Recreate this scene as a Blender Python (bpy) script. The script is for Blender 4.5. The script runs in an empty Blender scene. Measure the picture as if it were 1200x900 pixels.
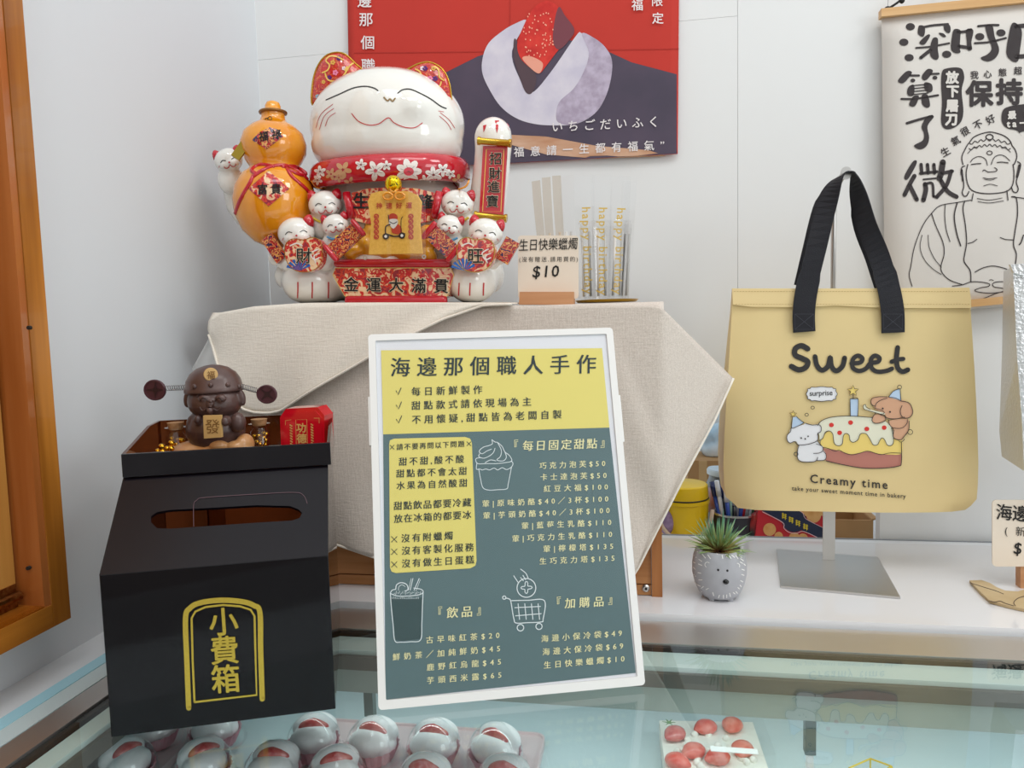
import bpy, bmesh, math, random
from mathutils import Vector, Matrix
from mathutils.bvhtree import BVHTree
from mathutils.geometry import tessellate_polygon
random.seed(7)
S = bpy.context.scene
COL = S.collection
PI = math.pi

# ------------------------------------------------------------------ camera
F = 880.0
yaw, pitch, roll = math.radians(10), math.radians(-4.9), math.radians(-1.5)
FW = Vector((-math.sin(yaw)*math.cos(pitch), math.cos(yaw)*math.cos(pitch), math.sin(pitch)))
R0 = FW.cross(Vector((0, 0, 1))).normalized(); U0 = R0.cross(FW)
RT = math.cos(roll)*R0 + math.sin(roll)*U0
UP = -math.sin(roll)*R0 + math.cos(roll)*U0
cd = bpy.data.cameras.new('camera'); cam = bpy.data.objects.new('camera', cd); COL.objects.link(cam)
cd.sensor_width = 36; cd.lens = F*36/1200; cd.clip_start = 0.01
cam.matrix_world = Matrix(((RT.x, UP.x, -FW.x, 0), (RT.y, UP.y, -FW.y, 0), (RT.z, UP.z, -FW.z, 0), (0, 0, 0, 1)))
S.camera = cam

# ------------------------------------------------------------------ world, lights, exposure
w = bpy.data.worlds.new('world'); S.world = w; w.use_nodes = True
w.node_tree.nodes['Background'].inputs[0].default_value = (0.93, 0.98, 1.0, 1)
w.node_tree.nodes['Background'].inputs[1].default_value = 0.85
S.view_settings.view_transform = 'Standard'; S.view_settings.look = 'None'
S.view_settings.gamma = 1; S.view_settings.exposure = 0.14; S.view_settings.use_curve_mapping = False


def area(name, loc, target, sx, sy, power, color=(1, 1, 1), shape='RECTANGLE'):
    l = bpy.data.lights.new(name, 'AREA'); l.shape = shape; l.size = sx; l.size_y = sy
    l.energy = power; l.color = color
    o = bpy.data.objects.new(name, l); COL.objects.link(o); o.location = loc
    o.rotation_euler = (Vector(target)-Vector(loc)).to_track_quat('-Z', 'Y').to_euler()
    return o


area('ceiling_or_fill_light', (0.3, -0.1, 1.75), (0.0, 0.9, 0.0), 1.2, 0.6, 7.5, (1, 0.995, 0.985))
area('ceiling_or_fill_light', (1.5, 0.2, 1.6), (0.1, 1.0, 0.1), 0.5, 0.5, 5.5, (1, 0.995, 0.985))
area('ceiling_or_fill_light', (2.0, -0.6, 0.5), (0.6, 1.1, -0.4), 0.8, 0.8, 7.0, (0.97, 0.995, 1))  # added fill lamp, low at the right, brightens the lower back wall
for sx_, sy_ in ((-0.5, -0.2), (0.1, -0.6), (0.7, 0.25)):
    area('ceiling_spot_light', (sx_, sy_, 1.7), (sx_*0.3, 0.9, 0), 0.07, 0.07, 1.2, (1, 0.95, 0.88), 'DISK')

# ------------------------------------------------------------------ pixel rays
def ray(px, py): return FW + RT*((px-600)/F) - UP*((py-450)/F)
def onY(px, py, y): r = ray(px, py); return r*(y/r.y)
def onZ(px, py, z): r = ray(px, py); return r*(z/r.z)
def onX(px, py, x): r = ray(px, py); return r*(x/r.x)


class Pl:
    def __init__(s, p, n): s.p = Vector(p); s.n = Vector(n)
    def __call__(s, px, py, off=0.0):
        r = ray(px, py); q = r*(s.p.dot(s.n)/r.dot(s.n))
        return q*(1-off/q.length)


class Ms:
    def __init__(s, objs, back):
        V = []; Fs = []
        for o in objs:
            b = len(V); wl = WL[o.name]
            V += [v.co+wl for v in o.data.vertices]
            Fs += [[i+b for i in p.vertices] for p in o.data.polygons]
        s.t = BVHTree.FromPolygons(V, Fs); s.b = back
    def __call__(s, px, py, off=0.0):
        r = ray(px, py).normalized(); h = s.t.ray_cast(Vector((0, 0, 0)), r, 10)
        q = h[0] if h[0] is not None else onY(px, py, s.b)
        return q*(1-off/q.length)


# ------------------------------------------------------------------ objects
WL = {}


def thing(name, label, cat, loc=(0, 0, 0), group=None, kind=None):
    o = bpy.data.objects.new(name, None); COL.objects.link(o); o.location = loc
    o.empty_display_size = 0.02
    o['label'] = label; o['category'] = cat
    if group: o['group'] = group
    if kind: o['kind'] = kind
    WL[o.name] = Vector(loc)
    return o


def tag(o, label, cat, group=None, kind=None):
    o['label'] = label; o['category'] = cat
    if group: o['group'] = group
    if kind: o['kind'] = kind
    return o


def link(name, me, m, parent=None, loc=None):
    o = bpy.data.objects.new(name, me); COL.objects.link(o)
    if m is not None:
        me.materials.clear(); me.materials.append(m)
    if parent is not None:
        o.parent = parent
        w0 = WL[parent.name]
        WL[o.name] = Vector(w0)
    else:
        w0 = Vector(loc) if loc is not None else Vector((0, 0, 0))
        o.location = w0; WL[o.name] = w0
    me.transform(Matrix.Translation(-w0))
    return o


def obj(name, bm, m, parent=None, smooth=False, loc=None, bevel=0, angle=None):
    if bevel:
        es = [e for e in bm.edges if len(e.link_faces) == 2 and e.calc_face_angle(0) > 0.6]
        bmesh.ops.bevel(bm, geom=es, offset=bevel, segments=2, affect='EDGES', profile=0.6)
    bmesh.ops.recalc_face_normals(bm, faces=bm.faces)
    if parent is None and loc is None and len(bm.verts):
        xs = [v.co.x for v in bm.verts]; ys = [v.co.y for v in bm.verts]; zs = [v.co.z for v in bm.verts]
        loc = ((min(xs)+max(xs))/2, (min(ys)+max(ys))/2, min(zs))
    me = bpy.data.meshes.new(name); bm.to_mesh(me); bm.free()
    if smooth:
        for p in me.polygons: p.use_smooth = True
        if angle: me.set_sharp_from_angle(angle=angle)
    return link(name, me, m, parent, loc)


def B(): return bmesh.new()


def box(bm, lo, hi, M=None):
    vs = [bm.verts.new((x, y, z)) for x in (lo[0], hi[0]) for y in (lo[1], hi[1]) for z in (lo[2], hi[2])]
    for f in ((0, 1, 3, 2), (4, 6, 7, 5), (0, 4, 5, 1), (2, 3, 7, 6), (0, 2, 6, 4), (1, 5, 7, 3)):
        bm.faces.new([vs[i] for i in f])
    if M is not None: bmesh.ops.transform(bm, matrix=M, verts=vs)
    return bm


def ell(bm, c, r, M=None, seg=24):
    g = bmesh.ops.create_uvsphere(bm, u_segments=seg, v_segments=max(8, seg//2), radius=1)
    T = Matrix.Translation(c) @ (M if M is not None else Matrix.Identity(4)) @ Matrix.Diagonal((r[0], r[1], r[2], 1))
    bmesh.ops.transform(bm, matrix=T, verts=g['verts']); return bm


def lathe(bm, prof, c=(0, 0, 0), M=None, seg=32, cap=True):
    rings = []
    T = Matrix.Translation(c) @ (M if M is not None else Matrix.Identity(4))
    for r, z in prof:
        rings.append([bm.verts.new(T @ Vector((r*math.cos(2*PI*i/seg), r*math.sin(2*PI*i/seg), z))) for i in range(seg)])
    for a, b in zip(rings, rings[1:]):
        for i in range(seg): bm.faces.new((a[i], a[(i+1) % seg], b[(i+1) % seg], b[i]))
    if cap:
        if prof[0][0] > 1e-6: bm.faces.new(rings[0][::-1])
        if prof[-1][0] > 1e-6: bm.faces.new(rings[-1])
    return bm


def tube(bm, pts, r, seg=8, cap=True):
    pts = [Vector(p) for p in pts]; n = len(pts); rings = []; prev = None
    for i, p in enumerate(pts):
        t = (pts[min(i+1, n-1)]-pts[max(i-1, 0)]).normalized()
        if prev is None:
            a = t.cross(Vector((0, 0, 1)))
            if a.length < .1: a = t.cross(Vector((1, 0, 0)))
        else: a = prev - t*prev.dot(t)
        a.normalize(); prev = a; b = t.cross(a)
        rr = r[i] if isinstance(r, (list, tuple)) else r
        rings.append([bm.verts.new(p + (a*math.cos(2*PI*k/seg)+b*math.sin(2*PI*k/seg))*rr) for k in range(seg)])
    for a, b in zip(rings, rings[1:]):
        for i in range(seg): bm.faces.new((a[i], a[(i+1) % seg], b[(i+1) % seg], b[i]))
    if cap: bm.faces.new(rings[0][::-1]); bm.faces.new(rings[-1])
    return bm


def ribbon(bm, pts, wd, width, th):
    """flat strap: centre points, width directions"""
    n = len(pts); rows = []
    for i in range(n):
        p = Vector(pts[i]); t = (Vector(pts[min(i+1, n-1)])-Vector(pts[max(i-1, 0)])).normalized()
        a = Vector(wd[i]).normalized(); a = (a-t*a.dot(t)).normalized(); b = t.cross(a)
        ww = width[i] if isinstance(width, (list, tuple)) else width
        rows.append([bm.verts.new(p+a*s*ww/2+b*q*th/2) for s, q in ((-1, -1), (1, -1), (1, 1), (-1, 1))])
    for a, b in zip(rows, rows[1:]):
        for i in range(4): bm.faces.new((a[i], a[(i+1) % 4], b[(i+1) % 4], b[i]))
    bm.faces.new(rows[0][::-1]); bm.faces.new(rows[-1]); return bm


def prism(bm, poly, ax, ay, az, o, d):
    """polygon (2D) extruded: o + x*ax + y*ay, thickness d along az"""
    o = Vector(o); ax = Vector(ax); ay = Vector(ay); az = Vector(az)
    a = [bm.verts.new(o+ax*x+ay*y) for x, y in poly]; b = [bm.verts.new(o+ax*x+ay*y+az*d) for x, y in poly]
    n = len(poly); bm.faces.new(a[::-1]); bm.faces.new(b)
    for i in range(n): bm.faces.new((a[i], a[(i+1) % n], b[(i+1) % n], b[i]))
    return bm


def hole_plate(bm, outer, holes, fn, th):
    """plate with holes; fn(u,v,w)->world"""
    loops = [outer]+holes
    flat = [p for l in loops for p in l]
    tris = tessellate_polygon([[Vector((x, y, 0)) for x, y in l] for l in loops])
    fa = [bm.verts.new(fn(x, y, 0)) for x, y in flat]; fb = [bm.verts.new(fn(x, y, th)) for x, y in flat]
    for t in tris:
        bm.faces.new([fa[i] for i in t]); bm.faces.new([fb[i] for i in reversed(t)])
    k = 0
    for l in loops:
        n = len(l)
        for i in range(n):
            i0, i1 = k+i, k+(i+1) % n; bm.faces.new((fa[i0], fa[i1], fb[i1], fb[i0]))
        k += n
    return bm


def remesh(bm, voxel, name, m, parent=None, smooth_it=6, loc=None):
    me = bpy.data.meshes.new('tmp'); bm.to_mesh(me); bm.free()
    o = bpy.data.objects.new('tmp', me); COL.objects.link(o)
    md = o.modifiers.new('r', 'REMESH'); md.mode = 'VOXEL'; md.voxel_size = voxel
    if smooth_it:
        sm = o.modifiers.new('s', 'SMOOTH'); sm.iterations = smooth_it; sm.factor = 0.5
    bpy.context.view_layer.update()
    me2 = bpy.data.meshes.new_from_object(o.evaluated_get(bpy.context.evaluated_depsgraph_get()))
    bpy.data.objects.remove(o); bpy.data.meshes.remove(me)
    me2.name = name
    for p in me2.polygons: p.use_smooth = True
    return link(name, me2, m, parent, loc)


def rrect(x0, y0, x1, y1, r, n=5):
    p = []
    for cx, cy, a in ((x1-r, y0+r, -90), (x1-r, y1-r, 0), (x0+r, y1-r, 90), (x0+r, y0+r, 180)):
        for i in range(n+1):
            t = math.radians(a+90*i/n); p.append((cx+r*math.cos(t), cy+r*math.sin(t)))
    return p


# ------------------------------------------------------------------ flat print: everything is laid on a real surface
def cat_rom(pts, closed=False, k=6):
    n = len(pts); out = []
    if n < 3: return list(pts)
    rng = range(n if closed else n-1)
    for i in rng:
        if closed: p = [pts[(i+j-1) % n] for j in range(4)]
        else: p = [pts[max(i-1, 0)], pts[i], pts[i+1], pts[min(i+2, n-1)]]
        for s in range(k):
            t = s/k
            out.append(tuple(0.5*((2*p[1][d])+(-p[0][d]+p[2][d])*t+(2*p[0][d]-5*p[1][d]+4*p[2][d]-p[3][d])*t*t+(-p[0][d]+3*p[1][d]-3*p[2][d]+p[3][d])*t**3) for d in (0, 1)))
    if not closed: out.append(tuple(pts[-1][:2]))
    return out


def stroke(pts, wd, smooth=True, closed=False, taper=False):
    """-> verts, faces: a line with round ends"""
    P = cat_rom(pts, closed) if smooth else list(pts)
    if closed: P = P+[P[0]]
    V = []; Fc = []; n = len(P)
    for i, p in enumerate(P):
        a = P[max(i-1, 0)]; b = P[min(i+1, n-1)]
        if closed and i in (0, n-1): a = P[-2]; b = P[1]
        dx, dy = b[0]-a[0], b[1]-a[1]; L = math.hypot(dx, dy) or 1
        t = i/(n-1)
        h = wd/2*(math.sin(PI*min(1, max(0, t)))**.6*.85+.15 if taper else 1)
        V += [(p[0]-dy/L*h, p[1]+dx/L*h), (p[0]+dy/L*h, p[1]-dx/L*h)]
    for i in range(n-1): Fc.append((2*i, 2*i+1, 2*i+3, 2*i+2))
    if not closed and not taper:
        for e in (0, n-1):
            c = P[e]; b = len(V)
            V += [(c[0]+wd/2*math.cos(2*PI*k/8), c[1]+wd/2*math.sin(2*PI*k/8)) for k in range(8)]
            Fc.append(tuple(range(b, b+8)))
    return V, Fc


def fill(pts, smooth=False, maxe=None):
    P = cat_rom(pts, True, 5) if smooth else list(pts)
    tr = tessellate_polygon([[Vector((x, y, 0)) for x, y in P]])
    if not maxe: return P, [tuple(t) for t in tr]
    bm = B(); vs = [bm.verts.new((x, y, 0)) for x, y in P]
    for t in tr:
        try: bm.faces.new([vs[i] for i in t])
        except ValueError: pass
    for _ in range(7):
        es = [e for e in bm.edges if e.calc_length() > maxe]
        if not es: break
        bmesh.ops.subdivide_edges(bm, edges=es, cuts=1); bmesh.ops.triangulate(bm, faces=bm.faces)
    bm.verts.index_update()
    r = [(v.co.x, v.co.y) for v in bm.verts], [tuple(v.index for v in f.verts) for f in bm.faces]
    bm.free(); return r


def disc(cx, cy, r, ry=None, n=20, maxe=None, a=0):
    ry = ry or r
    c, s = math.cos(a), math.sin(a)
    return fill([(cx+r*math.cos(2*PI*i/n)*c-ry*math.sin(2*PI*i/n)*s, cy+r*math.cos(2*PI*i/n)*s+ry*math.sin(2*PI*i/n)*c) for i in range(n)], maxe=maxe)


GL = {}


def glyph(ch, bold=0.0):
    k = (ch, bold); grow = 0
    if bold > .012: grow = bold*.55; bold = 0.0
    if k in GL: return GL[k]
    def mesh(body):
        c = bpy.data.curves.new('g', 'FONT'); c.body = body; c.offset = bold; c.resolution_u = 2
        o = bpy.data.objects.new('g', c); COL.objects.link(o); bpy.context.view_layer.update()
        me = bpy.data.meshes.new_from_object(o.evaluated_get(bpy.context.evaluated_depsgraph_get()))
        r = [(v.co.x, v.co.y, 0) for v in me.vertices], [tuple(p.vertices) for p in me.polygons]
        bpy.data.objects.remove(o); bpy.data.curves.remove(c); bpy.data.meshes.remove(me); return r
    if ch == ' ':
        GL[k] = ([], [], .3); return GL[k]
    V, Fc = mesh(ch)
    if grow:
        V0, F0 = V, Fc; V, Fc = [], []
        for l_, q in enumerate([(0, 0)]+[(grow*math.cos(a*PI/4), grow*math.sin(a*PI/4)) for a in range(8)]):
            b = len(V); V += [(x+q[0], y+q[1], l_) for x, y, _ in V0]; Fc += [tuple(i+b for i in f) for f in F0]
    if ord(ch) > 0x2000: adv = 1.0
    else: adv = max(p_[0] for p_ in mesh(ch+'|')[0])-0.168-bold
    GL[k] = (V, Fc, adv); return GL[k]


def text(s, x0, y0, x1, y1, em, lean=0.0, bold=0.0, serif=False):
    """line of writing from pixel (x0,y0) to (x1,y1) on the base line, em high; lean = sideways shift per unit of height"""
    g = [glyph(c, 0.0 if serif else bold) for c in s]
    L = math.hypot(x1-x0, y1-y0); tot = sum(a[2] for a in g)*em
    gap = (L-tot)/max(1, len(s)-1); k = 1
    if gap < -em*0.25: k = L/tot; gap = 0
    dx, dy = (x1-x0)/L, (y1-y0)/L; V = []; Fc = []; cur = 0
    for a in g:
        for off in ((-.016, .016) if serif else (0,)):
            b = len(V)
            for u, v, l_ in a[0]:
                l_ += 4 if off > 0 else 0
                q = cur+(u+off)*em*k
                if abs(dy) > abs(dx): V.append((x0+dx*q+dy*v*em, y0+dy*q-dx*v*em, l_))
                else: V.append((x0+dx*q-lean*v*em, y0+dy*q-v*em, l_))
            Fc += [tuple(i+b for i in f) for f in a[1]]
        cur += a[2]*em*k+gap
    return V, Fc


def vtext(s, pts, em, bold=0.0, sx=1.0, rot=0.0):
    """one sign at each centre point"""
    V = []; Fc = []
    c_, s_ = math.cos(rot), math.sin(rot)
    for ch, (cx, cy) in zip(s, pts):
        a = glyph(ch, bold); b = len(V)
        for u, v, l_ in a[0]:
            X, Y = (u-a[2]/2)*em*sx, -(v-.36)*em
            V.append((cx+X*c_-Y*s_, cy+X*s_+Y*c_, l_))
        Fc += [tuple(i+b for i in f) for f in a[1]]
    return V, Fc


def along(s, x0, y0, x1, y1): n = len(s); return [(x0+(x1-x0)*i/max(1, n-1), y0+(y1-y0)*i/max(1, n-1)) for i in range(n)]


def D(name, items, surf, off, m, parent):
    V = []; Fc = []
    for k_, (v, f) in enumerate(items):
        b = len(V); V += [surf(p[0], p[1], off+(p[2] if len(p) > 2 else 0)*2e-5+min(k_, 14)*1.5e-5) for p in v]; Fc += [tuple(i+b for i in t) for t in f]
    me = bpy.data.meshes.new(name); me.from_pydata(V, [], Fc); me.update()
    return link(name, me, m, parent)


def TX(items, surf, off, m, parent):
    for it_ in items: D('lettering', [it_], surf, off, m, parent)


def crop(x0, y0, s): return lambda pts: [(x0+x/s, y0+y/s) for x, y in pts]


# ------------------------------------------------------------------ materials
def lin(c):
    if isinstance(c, str): c = tuple(int(c[i:i+2], 16) for i in (0, 2, 4))
    f = lambda v: (v/12.92 if v <= .04045 else ((v+.055)/1.055)**2.4)
    return tuple(f(v/255) for v in c)+(1,)


MC = {}


def mat(name, c, rough=.6, metal=0, spec=.5, coat=0, var=0, vs=20, bump=0, bs=200, stretch=(1, 1, 1), c2=None, trans=0, emit=0):
    if name in MC: return MC[name]
    m = bpy.data.materials.new(name); m.use_nodes = True; nt = m.node_tree; b = nt.nodes['Principled BSDF']
    L = nt.links.new
    col = lin(c)
    b.inputs['Base Color'].default_value = col; b.inputs['Roughness'].default_value = rough
    b.inputs['Metallic'].default_value = metal; b.inputs['Specular IOR Level'].default_value = spec
    b.inputs['Coat Weight'].default_value = coat; b.inputs['Coat Roughness'].default_value = .04
    b.inputs['Transmission Weight'].default_value = trans
    tc = nt.nodes.new('ShaderNodeTexCoord'); mp = nt.nodes.new('ShaderNodeMapping'); mp.inputs['Scale'].default_value = stretch
    L(tc.outputs['Object'], mp.inputs['Vector'])
    if var or c2:
        n = nt.nodes.new('ShaderNodeTexNoise'); n.inputs['Scale'].default_value = vs; n.inputs['Detail'].default_value = 4
        L(mp.outputs[0], n.inputs['Vector'])
        r = nt.nodes.new('ShaderNodeValToRGB'); r.color_ramp.elements[0].position = .35; r.color_ramp.elements[1].position = .65
        d = lin(c2) if c2 else tuple(v*(1-var) for v in col[:3])+(1,)
        r.color_ramp.elements[0].color = d; r.color_ramp.elements[1].color = col
        L(n.outputs['Fac'], r.inputs[0]); L(r.outputs[0], b.inputs['Base Color'])
    if bump:
        n2 = nt.nodes.new('ShaderNodeTexNoise'); n2.inputs['Scale'].default_value = bs
        L(mp.outputs[0], n2.inputs['Vector'])
        bp = nt.nodes.new('ShaderNodeBump'); bp.inputs['Strength'].default_value = bump; bp.inputs['Distance'].default_value = .001
        L(n2.outputs['Fac'], bp.inputs['Height']); L(bp.outputs[0], b.inputs['Normal'])
    if emit:
        b.inputs['Emission Color'].default_value = col; b.inputs['Emission Strength'].default_value = emit
    MC[name] = m; return m


def sheet(name, tint, refl=1.0, rough=0.0, ior=1.5):
    """clear pane / plastic: see-through with the mirror reflection of its surface"""
    if name in MC: return MC[name]
    m = bpy.data.materials.new(name); m.use_nodes = True; nt = m.node_tree; nt.nodes.clear()
    o = nt.nodes.new('ShaderNodeOutputMaterial'); t = nt.nodes.new('ShaderNodeBsdfTransparent'); g = nt.nodes.new('ShaderNodeBsdfGlossy')
    fr = nt.nodes.new('ShaderNodeFresnel'); fr.inputs[0].default_value = ior; mx = nt.nodes.new('ShaderNodeMixShader')
    mu = nt.nodes.new('ShaderNodeMath'); mu.operation = 'MULTIPLY'; mu.inputs[1].default_value = refl
    t.inputs[0].default_value = tuple(tint)+(1,); g.inputs['Roughness'].default_value = rough; g.inputs[0].default_value = (1, 1, 1, 1)
    ge = nt.nodes.new('ShaderNodeNewGeometry'); iv = nt.nodes.new('ShaderNodeMath'); iv.operation = 'SUBTRACT'; iv.inputs[0].default_value = 1
    m2 = nt.nodes.new('ShaderNodeMath'); m2.operation = 'MULTIPLY'
    nt.links.new(ge.outputs['Backfacing'], iv.inputs[1]); nt.links.new(fr.outputs[0], mu.inputs[0])
    nt.links.new(mu.outputs[0], m2.inputs[0]); nt.links.new(iv.outputs[0], m2.inputs[1]); nt.links.new(m2.outputs[0], mx.inputs[0])
    nt.links.new(t.outputs[0], mx.inputs[1]); nt.links.new(g.outputs[0], mx.inputs[2]); nt.links.new(mx.outputs[0], o.inputs[0])
    MC[name] = m; return m


def wood(name, c, c2, axis=2, scale=60, rough=.4, coat=0):
    st = [1, 1, 1]; st[axis] = .06
    return mat(name, c, rough=rough, c2=c2, vs=scale, stretch=tuple(st), coat=coat, bump=.15, bs=scale*2)


def cloth_mat(name, c, c2, rough=.9):
    if name in MC: return MC[name]
    m = mat(name, c, rough=rough, c2=c2, vs=900, spec=.15)
    nt = m.node_tree; b = nt.nodes['Principled BSDF']; mp = nt.nodes['Mapping']
    hs = []
    for st in ((1, 1, .12), (.12, 1, 1)):
        m3 = nt.nodes.new('ShaderNodeMapping'); m3.inputs['Scale'].default_value = st
        wv = nt.nodes.new('ShaderNodeTexNoise'); wv.inputs['Scale'].default_value = 520; wv.inputs['Detail'].default_value = 1
        nt.links.new(mp.outputs[0], m3.inputs['Vector']); nt.links.new(m3.outputs[0], wv.inputs['Vector']); hs.append(wv)
    ad = nt.nodes.new('ShaderNodeMath'); ad.operation = 'ADD'
    nt.links.new(hs[0].outputs['Fac'], ad.inputs[0]); nt.links.new(hs[1].outputs['Fac'], ad.inputs[1])
    bp = nt.nodes.new('ShaderNodeBump'); bp.inputs['Strength'].default_value = .5; bp.inputs['Distance'].default_value = .0008
    nt.links.new(ad.outputs[0], bp.inputs['Height']); nt.links.new(bp.outputs[0], b.inputs['Normal'])
    return m


def brocade(name, cols, scale=220, rough=.12, gold=True):
    if name in MC: return MC[name]
    m = mat(name, cols[0], rough=rough, coat=.6); nt = m.node_tree; b = nt.nodes['Principled BSDF']; mp = nt.nodes['Mapping']
    n = nt.nodes.new('ShaderNodeTexNoise'); n.inputs['Scale'].default_value = scale*.5; n.inputs['Detail'].default_value = 1
    n.inputs['Distortion'].default_value = 1.5
    nt.links.new(mp.outputs[0], n.inputs['Vector'])
    r = nt.nodes.new('ShaderNodeValToRGB'); r.color_ramp.interpolation = 'CONSTANT'
    k = len(cols)
    el = r.color_ramp.elements; el[0].position = 0; el[0].color = lin(cols[0]); el[1].position = .4; el[1].color = lin(cols[1])
    for i in range(2, k):
        e = el.new(.4+.28*(i-1)/(k-1)); e.color = lin(cols[i])
    nt.links.new(n.outputs['Fac'], r.inputs[0]); nt.links.new(r.outputs[0], b.inputs['Base Color'])
    return m


WALL_L = mat('wall_paint_grey', 'dadde0', rough=.55, var=.02, vs=3, bump=.08, bs=60)
WALL_B = mat('wall_panel_white', 'e2e3e3', rough=.5, var=.015, vs=3, bump=.05, bs=50)
STEEL = mat('brushed_steel', 'dcd8d4', rough=.38, metal=1, bump=.1, bs=300, stretch=(.05, 1, 1))
STEEL2 = mat('satin_steel', 'cfccc8', rough=.36, metal=1, bump=.08, bs=500, stretch=(1, .05, 1))
BLACKR = mat('black_rubber', '20201f', rough=.6)
WHITE = mat('white_laminate', 'e6e5e7', rough=.12, coat=.5)
INK = mat('ink_black', '161414', rough=.7)
CLEAR = sheet('clear_plastic', (.98, .98, .98), 1.6)
WHITEP = mat('white_plastic', 'eceae8', rough=.35)

# ================================================================== structure
YB = 1.13; XL = -.59
floor = obj('floor', box(B(), (-1.2, -1.2, -1.34), (2.2, 1.9, -1.3)), mat('floor_tile', 'ccc6be', rough=.4, var=.08, vs=6)); floor['kind'] = 'structure'
bm = B()
# left wall with a window opening
yw0, yw1, zw0, zw1 = -.05, .603, -.26, .8
box(bm, (XL-.12, -.9, -1.3), (XL, yw0, 1.4)); box(bm, (XL-.12, yw1, -1.3), (XL, YB+.0, 1.4))
box(bm, (XL-.12, yw0, -1.3), (XL, yw1, zw0)); box(bm, (XL-.12, yw0, zw1), (XL, yw1, 1.4))
o = obj('wall_left', bm, WALL_L); o['kind'] = 'structure'
# back wall: real panels with recessed joints, an opening over the counter
hx0, hx1, hz0, hz1 = -.06, .331, -.345, -.10
wb = thing('wall_back', 'white panelled wall behind the counter', 'wall', (0, YB, -1.3), kind='structure')
del wb['category']
seam1 = onY(864.5, 250, YB).x
def panel(x0, x1, z0, z1): obj('panel', box(B(), (x0+.0003, YB, z0+.0002), (x1-.0003, YB+.02, z1-.0002)), WALL_B, wb)
zs1 = onY(330, 68, YB).z
panel(XL, seam1, hz1, zs1); panel(XL, seam1, zs1, 1.4); panel(XL, hx0, -1.3, hz1); panel(seam1, hx1, hz1, 1.4); panel(hx1, 1.9, hz0, .33); panel(hx1, 1.9, .33, 1.4)
panel(hx0, 1.9, -1.3, hz0)
obj('backing', box(B(), (XL, YB+.0015, hz1+.001), (1.9, YB+.019, 1.39)), WALL_B, wb)
obj('backing', box(B(), (XL, YB+.0201, hz1), (1.9, YB+.03, 1.4)), WALL_B, wb)
wf = obj('wall_front_unseen', box(B(), (-2.4, -2.25, -1.3), (2.6, -2.2, .35)), mat('unseen_front_wall', 'a8a29a', rough=.6, var=.2, vs=3)); wf['kind'] = 'structure'  # unseen wall behind the camera, added to darken reflections, kept low for light
# window on the left wall: trim, jamb, sill, sash with hinge
PINE = wood('pine_varnished', 'c07a2c', '8f5214', 2, 45, .3, .3)
PINEY = wood('pine_varnished_level', 'c07a2c', '8f5214', 1, 45, .3, .3)
JAMB = wood('jamb_wood_red', 'b8703c', '96501f', 2, 30, .12, .6)
SILLM = wood('sill_wood', 'bd7228', '8c4c10', 1, 30, .2, .5)
SASH = wood('sash_wood_light', 'c89048', 'a86c28', 2, 25, .4)
wt = thing('window_1', 'varnished pine window set in the grey left wall', 'window', (XL, .3, -.28), kind='structure')
del wt['category']
XT = -.55
obj('window_frame', box(B(), (XL, .600, -.277), (XT, .6215, .82)), PINE, wt, bevel=.0012)
obj('window_frame', box(B(), (XL, -.07, -.277), (XT, .5995, -.2555)), PINEY, wt, bevel=.0012)
obj('window_frame', box(B(), (XL, -.07, -.2555), (XT, -.048, .82)), PINE, wt)
obj('jamb', box(B(), (XL-.12, .592, -.2555), (XT-.001, .5998, .80)), JAMB, wt)
obj('sill', box(B(), (XL-.12, -.048, -.262), (XT-.001, .592, -.254)), SILLM, wt)
pv = onY(22, 690, .592)
obj('sash', box(B(), (XL-.06, .02, -.2535), (pv.x, .589, .80)), SASH, wt, bevel=.001)
bm = B()
hp = onX(28, 690, pv.x+.006)
tube(bm, [(pv.x+.004, .50, -.243), (pv.x+.004, .588, -.243)], .0045, 10)
box(bm, (pv.x, .49, -.2538), (pv.x+.0015, .588, -.232))
h = obj('hinge', bm, mat('old_brass', 'a87c48', rough=.35, metal=1, c2='7a4a20', vs=200), wt, bevel=.0004)
for k in range(3):
    obj('screw', ell(B(), (pv.x+.0035, .505+.028*k, -.2495), (.002, .003, .003), seg=10), mat('brass_bright', 'd8b878', rough=.25, metal=1), h, True)
o = obj('screw_hole', lathe(B(), [(.0018, 0), (.0018, .003)], onY(35, 665, .5915), Matrix.Rotation(PI/2, 4, 'X'), 12), INK, wt)
o = obj('screw_hole', lathe(B(), [(.0018, 0), (.0018, .003)], onY(36, 384, .5915), Matrix.Rotation(PI/2, 4, 'X'), 12), INK, wt)
# ledge strip at the foot of the left wall
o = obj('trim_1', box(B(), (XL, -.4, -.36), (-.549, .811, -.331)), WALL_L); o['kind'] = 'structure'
o = obj('trim_2', box(B(), (-.5488, -.4, -.36), (-.5335, .811, -.3305)), mat('strip_cyan_glow', 'a4d4e2', rough=.15)); o['kind'] = 'structure'  # cyan colour stands in for the showcase LED glow along the wall foot
o = obj('trim_3', box(B(), (-.5333, -.4, -.36), (-.5125, .811, -.331)), mat('strip_pale_grey', 'c2d2d4', rough=.15)); o['kind'] = 'structure'

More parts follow.
